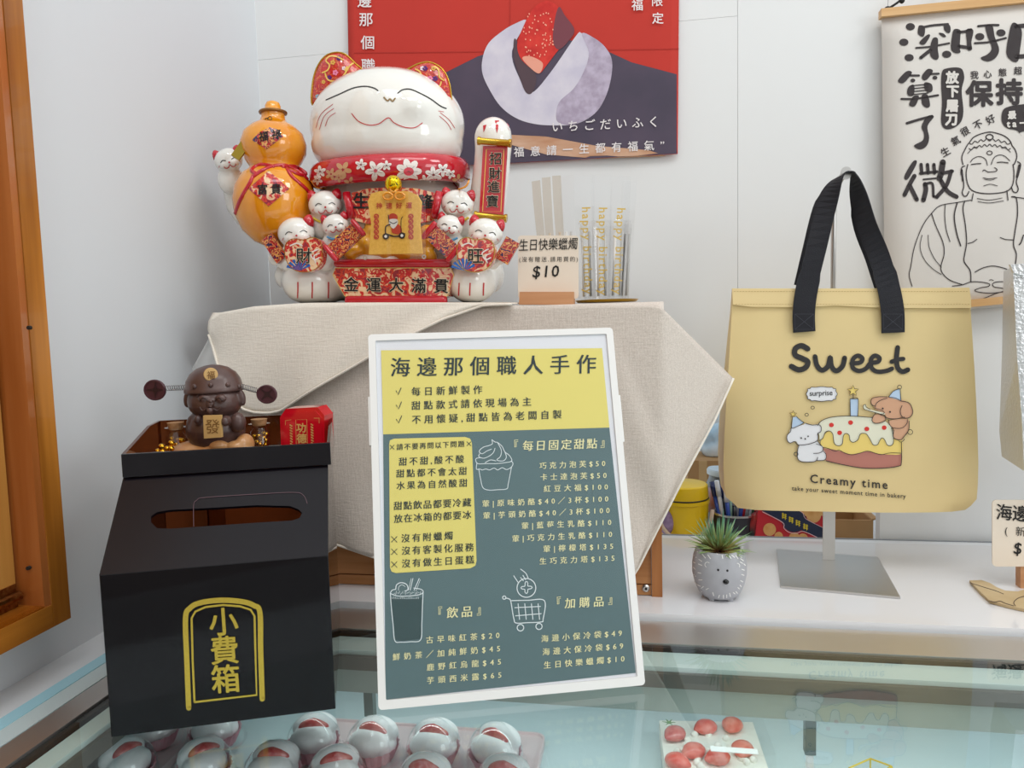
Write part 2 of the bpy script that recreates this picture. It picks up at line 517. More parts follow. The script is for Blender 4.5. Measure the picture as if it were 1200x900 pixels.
# ================================================================== glass showcase and counter
GZ = -.33
sc = thing('glass_showcase', 'refrigerated glass topped showcase with steel rails and pale interior', 'showcase', (.3, .6, -1.3))
GT = sheet('green_glass', (.955, .98, .98), 1.1, 0, 1.5)
obj('glass_top', box(B(), (-.4775, .16, GZ-.006), (1.05, .745, GZ)), GT, sc)
bm = B(); box(bm, (-.512, .750, GZ-.016), (1.1, .806, GZ-.001))
obj('rear_rail', bm, STEEL, sc, bevel=.002)
bm = B(); box(bm, (-.511, .1, GZ-.016), (-.4845, .748, GZ-.001))
obj('side_rail', bm, STEEL, sc, bevel=.002)
bm = B(); box(bm, (-.479, .7455, GZ-.014), (1.05, .7495, GZ-.0035)); box(bm, (-.4843, .16, GZ-.014), (-.478, .7495, GZ-.0035))
obj('gasket', bm, BLACKR, sc)
# inner frame under the glass
GLB = mat('inner_bar_green', 'c4d3cd', rough=.3)
DK = mat('inner_dark', '55554e', rough=.5)
PAN = mat('inner_panel_greygreen', '9aa69e', rough=.35)
bm = B(); box(bm, (-.477, .712, GZ-.02), (1.05, .744, GZ-.0075)); box(bm, (-.477, .16, GZ-.02), (-.458, .712, GZ-.0075))
obj('inner_bar', bm, GLB, sc, bevel=.001)
bm = B(); box(bm, (-.457, .7062, GZ-.026), (1.05, .7115, GZ-.012)); box(bm, (-.4575, .16, GZ-.026), (-.453, .706, GZ-.012))
obj('inner_track', bm, DK, sc)
bm = B(); box(bm, (-.51, .7125, -.383), (1.05, .724, GZ-.0205))
obj('hanging_panel', bm, PAN, sc, bevel=.001)
INR = mat('inner_liner', 'd6e6ea', rough=.35)
bm = B(); box(bm, (-.53, 1.0, -.60), (1.05, 1.01, -.345)); obj('rear_liner', bm, INR, sc)
bm = B(); box(bm, (-.586, .16, -.60), (-.578, 1.0, -.347)); obj('side_liner', bm, mat('side_liner_grey', '9fb0ae', rough=.3), sc)
bm = B(); box(bm, (-.577, .16, -.476), (1.05, 1.0, -.468)); obj('shelf', bm, mat('shelf_pale', 'd8e8ea', rough=.2), sc, bevel=.001)
bm = B(); box(bm, (-.524, .45, -.4675), (1.05, .468, -.463)); obj('shelf_lip', bm, STEEL2, sc)
bm = B(); box(bm, (-.56, .12, -1.3), (1.08, .16, -.60)); box(bm, (-.56, .16, -1.3), (1.08, 1.0, -.61)); obj('cabinet_body', bm, mat('cabinet_steel', 'c2c2c0', rough=.35, metal=.6), sc)
obj('front_glass', box(B(), (-.53, .152, -.60), (1.05, .158, GZ-.006)), GT, sc)
for px in (950,):
    p = onZ(px, 850, -.40)
    b_ = obj('bracket', box(B(), (p.x-.005, .735, -.43), (p.x+.005, .745, -.385)), mat('bracket_grey', '5c6e6c', rough=.4), sc)
    obj('bracket_foot', box(B(), (p.x-.003, .736, -.467), (p.x+.003, .744, -.431)), WHITEP, b_)
p = onZ(422, 830, -.40)
obj('bracket', box(B(), (p.x-.005, .735, -.43), (p.x+.005, .745, -.385)), MC['bracket_grey'], sc)
area('showcase_led_light', (.25, .738, -.352), (.25, .80, -.47), 1.4, .012, .55, (.86, 1, 1))

ct = thing('counter', 'white laminate counter ledge with upstand behind the steel rail', 'counter', (.3, .97, -1.3))
obj('worktop', box(B(), (-.56, .812, -.339), (1.9, 1.10, -.325)), WHITE, ct, bevel=.0012)
obj('upstand', box(B(), (-.56, 1.1005, -.352), (1.9, 1.119, -.3265)), mat('upstand_white', 'e4e6ea', rough=.25), ct, bevel=.001)
obj('cabinet_body', box(B(), (-.56, 1.012, -1.3), (1.9, 1.10, -.3395)), WHITEP, ct)
obj('edge_strip', box(B(), (-.56, 1.1195, -.335), (1.9, 1.1225, -.3255)), mat('strip_grey', '8d9196', rough=.4), ct)
# back shelf in the opening
bs = thing('back_shelf', 'white shelf in the wall opening carrying tubs and boxes', 'shelf', (.13, 1.3, -.36))
obj('shelf_board', box(B(), (-.06, YB+.022, -.372), (.7, 1.62, -.36)), WHITE, bs)
obj('shelf_back', box(B(), (-.2, 1.62, -.372), (1.0, 1.64, .1)), mat('bluish_board', 'dde6ec', rough=.5), bs)
for x_ in (-.055, .64): obj('shelf_leg', box(B(), (x_, 1.5, -1.3), (x_+.03, 1.53, -.372)), WHITE, bs)


# ================================================================== crate and cloths
CRW = wood('crate_pine', 'c98d58', 'a0642f', 0, 40, .5)
CRV = wood('crate_pine_upright', 'c48550', '9c5e2a', 2, 40, .5)
CX0, CX1, CY0, CY1, CZ0, CZ1 = -.44, .0185, .862, 1.085, -.325, .013
cr = thing('wooden_crate', 'pine slatted crate under the linen cloth, carrying the lucky cat', 'crate', ((CX0+CX1)/2, .97, CZ0))
zz = [-.325, -.3115, -.247, -.182, -.117, -.052, .004]
for i in range(6):
    obj('slat', box(B(), (CX0+.014, CY0+.003, zz[i]+.0008), (CX1-.0125, CY0+.014, zz[i+1]-.0008)), CRW, cr, bevel=.0006)
obj('post', box(B(), (CX1-.012, CY0, CZ0), (CX1, CY0+.03, .004)), CRV, cr, bevel=.0008)
obj('post', box(B(), (CX0, CY0, CZ0), (CX0+.0135, CY0+.03, .004)), CRV, cr, bevel=.0008)
for s_ in range(5):
    for X_ in (CX0, CX1-.010):
        obj('side_slat', box(B(), (X_+.0005, CY0+.031, CZ0+.004+.066*s_), (X_+.0095, CY1, CZ0+.062+.066*s_)), CRW, cr)
obj('top_board', box(B(), (CX0, CY0, .0045), (CX1, CY1, CZ1)), CRW, cr)
pp = Pl((0, CY0+.003, 0), (0, 1, 0))
sw = obj('screw', lathe(B(), [(.0045, 0), (.0045, .0015), (.003, .003), (0.0012, .003)], pp(757, 689, 0), Matrix.Rotation(PI/2, 4, 'X'), 16), STEEL2, cr, True, angle=.6)
obj('screw_socket', lathe(B(), [(.0017, 0), (.0017, .0034)], pp(757, 689, 0), Matrix.Rotation(PI/2, 4, 'X'), 6), INK, sw)

LINEN = cloth_mat('linen_oat', 'ded3c9', 'cdc1b6')
LINENW = cloth_mat('linen_cream', 'f3ece0', 'e9e0d3')


def resample(P, n):
    P = [Vector(p) for p in P]; L = [0]
    for a, b in zip(P, P[1:]): L.append(L[-1]+(b-a).length)
    out = []
    for i in range(n):
        t = L[-1]*i/(n-1); j = 0
        while j < len(L)-2 and L[j+1] < t: j += 1
        out.append(P[j].lerp(P[j+1], (t-L[j])/max(1e-9, L[j+1]-L[j])))
    return out


tl = thing('table_cloth', 'oatmeal linen cloth draped over the crate behind the menu board', 'cloth', (-.2, .9, -.3))
nU, nV = 90, 50
topf = resample([onY(262, 380, .866), onY(350, 358.5, .861), onY(540, 357.5, .859), onY(700, 358, .858), onY(765, 359, .859), onY(778, 363, .862)], nU)
hem = resample([onY(262, 628, .86), onY(300, 630, .86), onY(393, 636, .851), onY(440, 652, .849), onY(600, 704, .846), onY(700, 722, .846), onY(746, 668, .848), onY(800, 561, .866), onY(838, 490, .885), onY(859, 443, .902)], nU)
bm = B(); g = []
for j in range(nV+1):
    v = j/nV; row = []
    for i in range(nU):
        u = i/(nU-1)
        p = topf[i].lerp(hem[i], v)
        # hanging folds that grow downwards
        am = v*(1-.3*v)*.0045
        p = p + Vector((0, -1, 0))*(am*(math.sin(u*31+2*math.sin(v*3))+.5*math.sin(u*67+v*5)) + .004*math.sin(v*PI)*math.sin(u*9))
        p.y -= .003*v
        p.y = min(p.y, CY0-.005) if p.x < CX1+.003 else CY0-.005+(p.x-CX1-.003)*.6
        row.append(bm.verts.new(p))
    g.append(row)
for j in range(nV):
    for i in range(nU-1): bm.faces.new((g[j][i], g[j][i+1], g[j+1][i+1], g[j+1][i]))
# top, rolled over the front edge
last = g[0]
for (dy, z) in ((.864, .0155), (.90, .0165), (.98, .016), (1.09, .0158)):
    row = []
    for i in range(nU):
        a = g[0][i].co; x = max(CX0-.004, min(CX1+.003, a.x)); t = (dy-.86)/.03
        row.append(bm.verts.new((a.x+(x-a.x)*min(1, t), max(dy, a.y+.001), z if z > a.z else a.z+(z-a.z)*min(1, t*.6+.4))))
    for i in range(nU-1): bm.faces.new((last[i], row[i], row[i+1], last[i+1]))
    last = row
# right side wing behind the hanging corner
side = [g[j][nU-1] for j in range(nV+1)]
prev = side; Bk = Vector((CX1+.004, 1.085, .015)); Dn = Vector((CX1+.006, 1.07, -.22))
for k in range(1, 7):
    t = k/6; row = []
    for j in range(nV+1):
        e = Bk.lerp(Dn, j/nV)
        row.append(bm.verts.new(side[j].co.lerp(e, t)+Vector((-.008*math.sin(PI*t)*j/nV, 0, 0))))
    for j in range(nV): bm.faces.new((prev[j], prev[j+1], row[j+1], row[j]))
    prev = row
o = obj('cloth', bm, LINEN, tl, True)
sd = o.modifiers.new('s', 'SOLIDIFY'); sd.thickness = .0012
hm_ = B(); tube(hm_, [p+Vector((0, -.0045, 0)) for p in hem[12:]], .0014, 6)
obj('hem', hm_, LINENW, tl, True)

# second, lighter cloth lying over the left half
tc2 = thing('folded_cloth', 'cream linen cloth laid diagonally over the left of the oatmeal cloth', 'cloth', (-.4, .9, -.1))
up_ = [onY(246, 377, .868), onY(262, 366, .860), onY(300, 359, .856), onY(350, 355.5, .854), onY(430, 355, .852), onY(520, 355, .852), onY(600, 355.5, .852)]
lo_ = [onY(246, 392, .866), onY(256, 425, .858), onY(272, 462, .852), onY(279, 472, .850), onY(288, 479, .849), onY(300, 483, .848), onY(316, 484, .847), onY(330, 481, .846), onY(372, 455, .845), onY(440, 414, .846), onY(520, 374, .849), onY(566, 358, .852), onY(601, 356.5, .852)]
A_ = resample(up_, 70); B_ = resample(lo_, 70); bm = B(); g = []
for j in range(21):
    v = j/20; row = []
    for i in range(70):
        p = A_[i].lerp(B_[i], v); u = i/69
        p.y -= .004+.0025*math.sin(u*22+v*4)*v+.003*math.exp(-((u-.33-.1*v)*14)**2)*v
        row.append(bm.verts.new(p))
    g.append(row)
for j in range(20):
    for i in range(69): bm.faces.new((g[j][i], g[j][i+1], g[j+1][i+1], g[j+1][i]))
top2 = [bm.verts.new((v.co.x, .95, max(.019, v.co.z+.003))) for v in g[0]]
md2 = [bm.verts.new((v.co.x, .875, max(.0185, v.co.z+.001))) for v in g[0]]
for i in range(69):
    bm.faces.new((g[0][i], md2[i], md2[i+1], g[0][i+1])); bm.faces.new((md2[i], top2[i], top2[i+1], md2[i+1]))
rimp = [v.co.copy() for v in g[20]]
o = obj('cloth', bm, LINENW, tc2, True); sd = o.modifiers.new('s', 'SOLIDIFY'); sd.thickness = .0014
bm = B(); tube(bm, [p+Vector((0, -.001, .0)) for p in rimp], .0016, 6); obj('hem', bm, LINENW, tc2, True)
# sheer white cloth hanging at the left end
tc3 = thing('white_cloth', 'thin white cloth hanging beside the crate behind the brown figurine', 'cloth', (-.5, .95, -.3))
A_ = resample([onY(247, 392, .89), onY(262, 380, .89), onY(330, 370, .89)], 24); B_ = resample([onY(178, 520, .95), onY(176, 640, .95), onY(330, 640, .90)], 24)
bm = B(); g = []
for j in range(21):
    v = j/20
    g.append([bm.verts.new(A_[i].lerp(B_[i], v)+Vector((0, .004*math.sin(i*.9)*v, 0))) for i in range(24)])
for j in range(20):
    for i in range(23): bm.faces.new((g[j][i], g[j][i+1], g[j+1][i+1], g[j+1][i]))
o = obj('cloth', bm, mat('sheer_white', 'f1f0ee', rough=.8), tc3, True); sd = o.modifiers.new('s', 'SOLIDIFY'); sd.thickness = .001

# ================================================================== strawberry banner
YW = YB-.004
bn = thing('fabric_banner', 'red fabric banner printed with a strawberry rice cake, pinned behind the lucky cat', 'banner', (-.19, YW, .2))
RED = mat('banner_red', 'c3352a', rough=.85, var=.06, vs=8)
bm = B(); nx, nz = 40, 24
TLb, TRb, BRb, BLb = onY(407, -40, YW), onY(796, -40, YW), onY(794, 181, YW), onY(412, 202, YW)
g = []
for j in range(nz+1):
    row = []
    for i in range(nx+1):
        u, v = i/nx, j/nz
        p = TLb.lerp(TRb, u).lerp(BLb.lerp(BRb, u), v)
        p.y = YW - .0015 - .0012*math.sin(u*12+v*4)*v - .0015*v
        row.append(bm.verts.new(p))
    g.append(row)
for j in range(nz):
    for i in range(nx): bm.faces.new((g[j][i], g[j][i+1], g[j+1][i+1], g[j+1][i]))
ban = obj('cloth', bm, RED, bn, True); ban.modifiers.new('s', 'SOLIDIFY').thickness = .0006
sb = Ms([ban], YW)
E_ = 22
SLATE = mat('print_slate', '54495a', rough=.85, c2='494252', vs=12)
D('slate_board_print', [fill([(413, 200), (413.5, 150), (470, 118), (524, 84), (560, 66), (590, 56), (640, 44), (690, 50), (740, 73), (793, 87), (793, 180), (600, 191)], maxe=E_)], sb, 0.0018, SLATE, bn)
D('wood_stick_print', [fill([(599, 158), (640, 160), (700, 171), (760, 176), (781, 183), (700, 186), (640, 181), (600, 170)], maxe=E_)], sb, 0.0022, mat('print_wood', 'd2ac92', rough=.85, c2='b98562', vs=60, stretch=(.2, 1, 1)), bn)
MO = mat('print_mochi', 'd9d4de', rough=.85, c2='c6c1d2', vs=30)
MOS = mat('print_mochi_lilac', 'a598ac', rough=.85, c2='bdb2c6', vs=90)
D('rice_cake_print', [fill([(617, 25), (603, 28), (588, 37), (573, 50), (566, 66), (565, 84), (572, 102), (586, 124), (604, 138), (625, 145), (650, 147), (676, 145), (697, 133), (709, 115), (716, 92), (717, 70), (709, 55), (697, 45), (682, 39), (675, 42), (645, 85), (622, 109), (608, 90), (600, 60)], True, E_)], sb, 0.0022, MO, bn)
D('powder_shade_print', [fill([(682, 39), (697, 45), (709, 55), (717, 70), (716, 92), (709, 115), (697, 133), (676, 145), (662, 146), (652, 140), (655, 120), (672, 104), (684, 84), (690, 62)], True, E_)], sb, 0.0024, MOS, bn)
D('inner_shade_print', [fill([(603, 45), (612, 60), (628, 88), (624, 108), (616, 108), (608, 88), (602, 66)], True, E_)], sb, 0.0025, mat('print_dark', '55434a', rough=.85), bn)
D('strawberry_print', [fill([(642, 1), (652, 6), (662, 18), (673, 34), (668, 46), (655, 58), (641, 76), (632, 86), (622, 80), (610, 68), (606, 52), (612, 34), (622, 14), (632, 4)], True, E_)], sb, 0.0027, mat('print_strawberry', 'd93a30', rough=.85, c2='c02824', vs=50), bn)
D('strawberry_shade_print', [fill([(655, 8), (662, 18), (673, 34), (668, 46), (655, 58), (648, 48), (650, 24)], True, E_)], sb, 0.0029, mat('print_berry_dark', '77404a', rough=.85), bn)
D('strawberry_tip_print', [fill([(612, 68), (622, 66), (636, 74), (632, 86), (622, 80)], True, E_)], sb, 0.0029, mat('print_berry_tip', 'e8a08a', rough=.85), bn)
sd_ = []
for k in range(60):
    a = random.random()*6.3; r_ = random.random()**.5
    x, y = 632+r_*20*math.cos(a), 42+r_*32*math.sin(a)
    if x < 650: sd_.append(disc(x, y, .8, 1.1, 6))
D('strawberry_seeds_print', sd_, sb, 0.0032, mat('print_seed', 'f2a58c', rough=.8), bn)
PW = mat('print_white', 'e8e2e2', rough=.85)
TX([vtext('邊那個職', [(427, 1), (429, 23), (431, 50), (431.5, 77)], 17, .01),
                vtext('福', [(747, 6)], 14, .01), vtext('限定', [(770, 1), (771, 21.5)], 14, .01),
                text('いちごだいふく', 646, 154, 773, 147.5, 14, 0, .015),
                text('福意請一生都有福氣”', 602, 183, 786, 174, 12.5, 0, .01)], sb, 0.0034, PW, bn)
D('fold_crease', [stroke([(415, 62), (600, 60), (795, 57)], .7), stroke([(598, -10), (597, 50)], .6)], sb, 0.0016, mat('crease_red', 'ae2c24', rough=.85), bn)

# ================================================================== scroll poster
sp = thing('wall_scroll', 'cream wall scroll with black brush lettering and a line drawn seated buddha', 'scroll', (.5, YB-.01, 0))
SCM = mat('scroll_canvas', 'dad5cf', rough=.85, var=.03, vs=4)
YS = YB-.018
def srow(px, py, y=YS): return onY(px, py, y)
c4 = [onY(1033, 19, YS), onY(1480, -25, YS), onY(1480, 330, YS), onY(1037, 372, YS)]
bm = B(); g = [[bm.verts.new(c4[0].lerp(c4[1], i/12).lerp(c4[3].lerp(c4[2], i/12), j/12)) for i in range(13)] for j in range(13)]
for j in range(12):
    for i in range(12): bm.faces.new((g[j][i], g[j][i+1], g[j+1][i+1], g[j+1][i]))
so = obj('canvas', bm, SCM, sp, True); so.modifiers.new('s', 'SOLIDIFY').thickness = .0005
ss = Pl((0, YS, 0), (0, 1, 0))
RODM = wood('rod_pine', 'dcb482', 'c89a62', 0, 60, .5)
for a, b, hh in (((1031, 17), (1480, -28), .0052), ((1036, 365), (1480, 323), .005)):
    pa, pb = onY(*a, YS), onY(*b, YS); ux = (pb-pa).normalized()
    bm = B(); prism(bm, [(0, -hh), ((pb-pa).length, -hh), ((pb-pa).length, hh), (0, hh)], ux, (0, 0, 1), (0, -1, 0), pa+Vector((0, .006, 0)), .013)
    obj('rod', bm, RODM, sp, bevel=.0008)
bm = B(); tube(bm, [onY(1038, 12, YS-.004), onY(1046, 7, YS-.004), onY(1052, 3, YS-.004), onY(1058, -3, YS-.004), onY(1240, -90, YS)], .0016, 6)
ell(bm, onY(1040, 10, YS-.004), (.004, .003, .003), seg=10); ell(bm, onY(1057, 1, YS-.004), (.0035, .003, .0035), seg=10)
obj('cord', bm, INK, sp, True)
SI = mat('scroll_ink', '3c3637', rough=.85)
C1 = crop(1030, 0, 6.92); it = []
def blob(c, pts): it.append(fill(c(pts), True))
for cx, cy in ((255, 216), (202, 342), (245, 467), (550, 440), (818, 297), (990, 266)):
    it.append(disc(1030+cx/6.92, cy/6.92, 5.4, 4.2))
blob(C1, [(330, 205), (370, 215), (372, 270), (355, 298), (318, 275), (318, 230)]); it.append(stroke(C1([(350, 222), (440, 205), (560, 195)]), 2.6))
blob(C1, [(530, 195), (575, 205), (580, 255), (560, 268), (530, 240)]); blob(C1, [(485, 268), (520, 270), (545, 295), (520, 300)])
blob(C1, [(390, 283), (415, 290), (370, 360), (328, 345)]); it.append(stroke(C1([(302, 388), (420, 378), (570, 350)]), 2.2))
blob(C1, [(445, 305), (478, 315), (478, 400), (485, 465), (460, 485), (420, 455), (415, 400), (425, 340)]); it.append(stroke(C1([(425, 400), (340, 468)]), 4))
blob(C1, [(610, 238), (660, 245), (660, 300), (655, 385), (660, 425), (620, 430), (585, 395), (592, 300)])
it.append(stroke(C1([(640, 262), (700, 255), (748, 240)]), 3.2)); blob(C1, [(710, 240), (765, 245), (750, 340), (755, 400), (720, 405), (712, 330)]); it.append(stroke(C1([(650, 375), (740, 388)]), 4))
it.append(stroke(C1([(805, 212), (900, 203), (970, 203)]), 2.6)); blob(C1, [(865, 208), (920, 210), (940, 300), (975, 400), (945, 470), (880, 498), (825, 470), (880, 440), (915, 390), (880, 290)])
it.append(stroke(C1([(778, 350), (900, 340), (1030, 308)]), 2.4))
blob(C1, [(1080, 190), (1130, 200), (1160, 260), (1145, 400), (1130, 490), (1090, 500), (1035, 440), (1050, 300)]); it.append(stroke(C1([(1110, 215), (1250, 200), (1400, 190)]), 5)); it.append(stroke(C1([(1110, 460), (1260, 450), (1400, 440)]), 5))
# second sign
blob(C1, [(225, 578), (268, 590), (215, 660), (180, 675), (155, 650)]); it.append(stroke(C1([(250, 612), (325, 612)]), 2.4)); it.append(disc(1030+275/6.92, 652/6.92, 2.8, 2.2))
blob(C1, [(395, 560), (438, 575), (395, 640), (365, 650), (348, 618)]); it.append(stroke(C1([(415, 600), (485, 597)]), 2.4)); it.append(disc(1030+455/6.92, 630/6.92, 2.8, 2.2))
blob(C1, [(245, 700), (285, 690), (282, 770), (240, 775), (228, 740)]); blob(C1, [(370, 670), (425, 680), (435, 730), (410, 750), (375, 730)])
for y in (690, 714, 738, 762): it.append(stroke(C1([(265, y+5), (400, y-8)]), 1.3))
it.append(stroke(C1([(182, 802), (300, 800), (480, 772)]), 2.4)); blob(C1, [(280, 780), (325, 780), (300, 850), (270, 865), (245, 845)]); blob(C1, [(350, 770), (395, 770), (415, 855), (385, 872), (350, 840)])
C2 = crop(1030, 120, 3.6)
it.append(stroke(C2([(118, 88), (170, 72), (225, 58)]), 3)); blob(C2, [(205, 58), (232, 60), (205, 100), (212, 150), (200, 185), (172, 198), (148, 182), (185, 160), (190, 130), (180, 100)])
# third sign
blob(C2, [(145, 248), (160, 255), (125, 320), (108, 322), (112, 300)]); it.append(stroke(C2([(150, 310), (130, 345), (108, 390)]), 5)); it.append(stroke(C2([(130, 350), (160, 410)]), 5))
for x in (178, 205, 232): it.append(stroke(C2([(x, 262), (x+3, 298)]), 4, False))
it.append(stroke(C2([(175, 300), (245, 292)]), 3.4)); it.append(stroke(C2([(188, 325), (240, 320)]), 2)); it.append(stroke(C2([(195, 345), (198, 370), (188, 412)]), 5.5)); it.append(stroke(C2([(195, 345), (225, 342), (230, 395)]), 3)); it.append(stroke(C2([(230, 395), (246, 402)]), 3))
it.append(stroke(C2([(270, 252), (262, 300), (255, 320)]), 7)); it.append(stroke(C2([(262, 300), (310, 290)]), 4)); it.append(stroke(C2([(305, 290), (285, 350), (245, 398)]), 4.5)); it.append(stroke(C2([(262, 330), (290, 375), (328, 398)]), 5))
it.append(vtext('我心態超', [(1142, 88), (1157.5, 87), (1175, 85), (1193, 83)], 10, .03))
it.append(vtext('保持', [(1148, 110), (1183, 108)], 32, .07)); it.append(vtext('生氣很不好', [(1108, 178), (1120, 165), (1131, 154), (1146, 146), (1161, 140)], 11, .03, 1, -.5))
it.append(fill([(1104, 84), (1110, 80), (1122, 79), (1128, 82), (1130, 92), (1127, 106), (1129, 130), (1126, 143), (1117, 150), (1108, 151), (1103, 143), (1104, 120), (1103, 100)], True))
it.append(fill([(1175, 130), (1182, 125), (1200, 122), (1240, 118), (1280, 124), (1284, 140), (1260, 152), (1200, 154), (1197, 159), (1192, 153), (1180, 150), (1174, 142)], True))
D('brush_lettering', it, ss, .0012, SI, sp)
TX([vtext('放下屠刀', [(1116, 91), (1116.5, 107), (1116, 124), (1115, 140)], 15, .10), text('最時', 1181, 139, 1210, 136, 10, 0, .09), text('taー', 1180, 149, 1205, 148, 11, 0, .08)], ss, .0022, SCM, sp)
# seated figure line drawing
W1, W2 = 1.35, 1.0; it = []
def ln(pts, wd=1.0, cl=False): it.append(stroke(C2(pts), wd, closed=cl))
ln([(375, 262), (368, 300), (375, 345), (395, 372), (440, 384), (500, 383), (545, 372), (565, 345), (570, 300), (566, 262)], 1.3)
ln([(355, 262), (350, 240), (352, 222), (360, 205), (372, 182), (385, 165), (400, 147), (430, 133), (468, 125), (505, 132), (535, 145), (555, 165), (562, 182), (575, 200), (582, 225), (578, 245), (570, 262)], 1.3)
for r0, yy, n_ in ((1, 175, 7), (2, 198, 8)):
    pts = []
    for k in range(n_*2+1):
        t = k/(n_*2); pts.append((380+175*t, yy-18*math.sin(PI*t)+(5 if k % 2 else -4)))
    ln(pts, 1.0)
ln([(375, 215), (395, 195), (420, 186)], .8); ln([(555, 210), (540, 196), (520, 188)], .8)
for a in range(0, 360, 180): pass
it.append(stroke([(1030+(467+15*math.cos(a*PI/6))/3.6, 120+(146+11*math.sin(a*PI/6))/3.6) for a in range(12)], 1.3, closed=True))
it.append(stroke([(1030+(467+11*math.cos(a*PI/6))/3.6, 120+(213+8*math.sin(a*PI/6))/3.6) for a in range(12)], 1.0, closed=True))
ln([(386, 252), (400, 236), (425, 228), (450, 240), (458, 265)], .9); ln([(552, 246), (530, 226), (505, 222), (485, 235), (474, 262)], .9)
ln([(390, 262), (410, 259), (430, 258)], 1.2); ln([(500, 253), (520, 252), (545, 255)], 1.2)
ln([(438, 290), (445, 285), (460, 293), (475, 293), (495, 290), (498, 282), (488, 275)], 1.0)
ln([(440, 318), (465, 322), (498, 318)], .9); ln([(445, 324), (468, 328), (488, 324)], .7); ln([(442, 352), (470, 345), (500, 352)], .8)
ln([(362, 268), (350, 275), (347, 300), (355, 320), (358, 355), (352, 378), (358, 394), (370, 394), (380, 376)], 1.3)
ln([(585, 250), (598, 262), (590, 300), (580, 335), (588, 365), (580, 380), (566, 375), (560, 358)], 1.3)
ln([(350, 285), (354, 330)], 2.2); ln([(592, 265), (582, 315)], 2.2)
ln([(398, 385), (392, 415)], 1.2); ln([(540, 372), (545, 412)], 1.2); ln([(415, 405), (465, 412), (520, 403)], .8); ln([(418, 418), (465, 424), (525, 415)], .8)
ln([(388, 412), (330, 422), (260, 435), (225, 465), (185, 520), (150, 610), (135, 690), (128, 730), (140, 775)], 1.0)
ln([(362, 416), (355, 450), (365, 520), (370, 590), (362, 640), (360, 672), (385, 710), (388, 755)], 1.3)
ln([(222, 468), (240, 520), (270, 590), (275, 640), (262, 690), (268, 720), (300, 750), (350, 768)], 1.1)
ln([(330, 425), (318, 480), (328, 550), (345, 605)], 1.5); ln([(280, 430), (278, 480), (285, 540), (300, 587)], 1.0)
ln([(182, 560), (174, 610), (190, 660), (225, 700), (262, 725)], .8); ln([(208, 560), (212, 610), (235, 660), (264, 695)], .8)
ln([(375, 595), (395, 590), (413, 578)], 1.0); ln([(512, 570), (535, 578), (566, 580)], 1.0)
ln([(560, 398), (580, 405), (585, 470), (575, 540), (568, 600), (580, 640), (575, 690)], 1.3); ln([(560, 398), (640, 410), (720, 440), (770, 520), (800, 620)], 1.1)
ln([(610, 560), (600, 590), (592, 600)], 1.5)
ln([(405, 716), (440, 698), (480, 690), (520, 697), (550, 708)], 1.1); ln([(466, 750), (474, 748), (483, 751)], .8)
ln([(310, 775), (350, 770), (390, 757), (430, 758), (465, 765), (462, 776), (430, 782), (405, 792), (420, 800), (470, 805), (520, 800), (532, 797)], 1.0)
ln([(550, 756), (500, 757), (480, 765), (486, 778), (515, 783), (545, 788)], 1.0); ln([(530, 795), (490, 808), (440, 828), (405, 838), (470, 840), (545, 836)], .9)
ln([(365, 838), (405, 842)], .8)
D('line_drawing', it, ss, .0012, SI, sp)

# ================================================================== lucky cat
CER = mat('ceramic_white', 'efede6', rough=.06, coat=.8)
CRED = mat('ceramic_red', 'c8152a', rough=.1, coat=.6, var=.15, vs=40)
CORG = mat('ceramic_amber', 'f0a01c', rough=.08, coat=.8, c2='e48a10', vs=25)
CYEL = mat('ceramic_yellow', 'f2b52c', rough=.12, coat=.7, c2='e59a1e', vs=60)
GOLD = mat('gold_trim', 'c9a23c', rough=.25, metal=.9)
GOLDL = mat('gold_line', 'f2c868', rough=.3)
REDL = mat('red_line', 'c8242c', rough=.3); BLKL = mat('black_line', '1a1818', rough=.3)
BRO = brocade('brocade_red', ['f2d0a8', 'edb890', 'cc2a30', 'd8483a', '9a2a40'], 200)
BROE = brocade('brocade_ear', ['c4141c', 'd4301c', 'b81430', 'e2703a', 'b01020'], 300)
BROD = brocade('brocade_dark', ['b81e24', '8a2a30', 'e8a860', 'c8343a', '2c2c50'], 320)
YC = .95
ct_ = onY(460, 357, YC)
cat = thing('lucky_cat', 'large white ceramic lucky cat statue with amber gourd, red scarf and small kittens', 'statue', (ct_.x, YC, .0175))
def sc_(y): return y/FW.y*1.0/F*1.035
def E(bm, px, py, y, rx, ry, rz=None, rot=0.0, seg=28):
    k = onY(px, py, y).dot(FW)/F
    ell(bm, onY(px, py, y), (rx*k, (rz if rz else rx)*k, ry*k), Matrix.Rotation(math.radians(rot), 4, 'Y'), seg); return bm
# body
bm = B()
E(bm, 460, 270, .975, 98, 78, 62); E(bm, 462, 318, .965, 116, 40, 66); E(bm, 455, 235, .975, 84, 50, 55)
E(bm, 366, 330, .918, 35, 26, 38); E(bm, 553, 330, .918, 30, 26, 38); E(bm, 358, 333, .925, 26, 23, 32); E(bm, 385, 334, .925, 20, 22, 32)
E(bm, 345, 325, .95, 16, 20, 40); E(bm, 576, 322, .95, 14, 22, 40)
[E(bm, x, y, .965, r_, r_, r_) for x, y, r_ in ((270, 205, 12), (273, 217, 13), (276, 229, 14), (280, 241, 15), (288, 252, 15), (299, 262, 15), (312, 271, 16), (326, 281, 18), (342, 295, 22))]
# raised right arm
E(bm, 578, 162, .945, 23, 25, 20); [E(bm, 578-t*.9-.12*t*t, 175+t*13, .945+.001*t, 22.2, 22, 20+t) for t in range(11)]; E(bm, 555, 306, .95, 32, 34, 34)
body = remesh(bm, .0032, 'body', CER, cat, 18)
zf = .0175
for v in body.data.vertices:
    if v.co.z < 0: v.co.z = 0.0
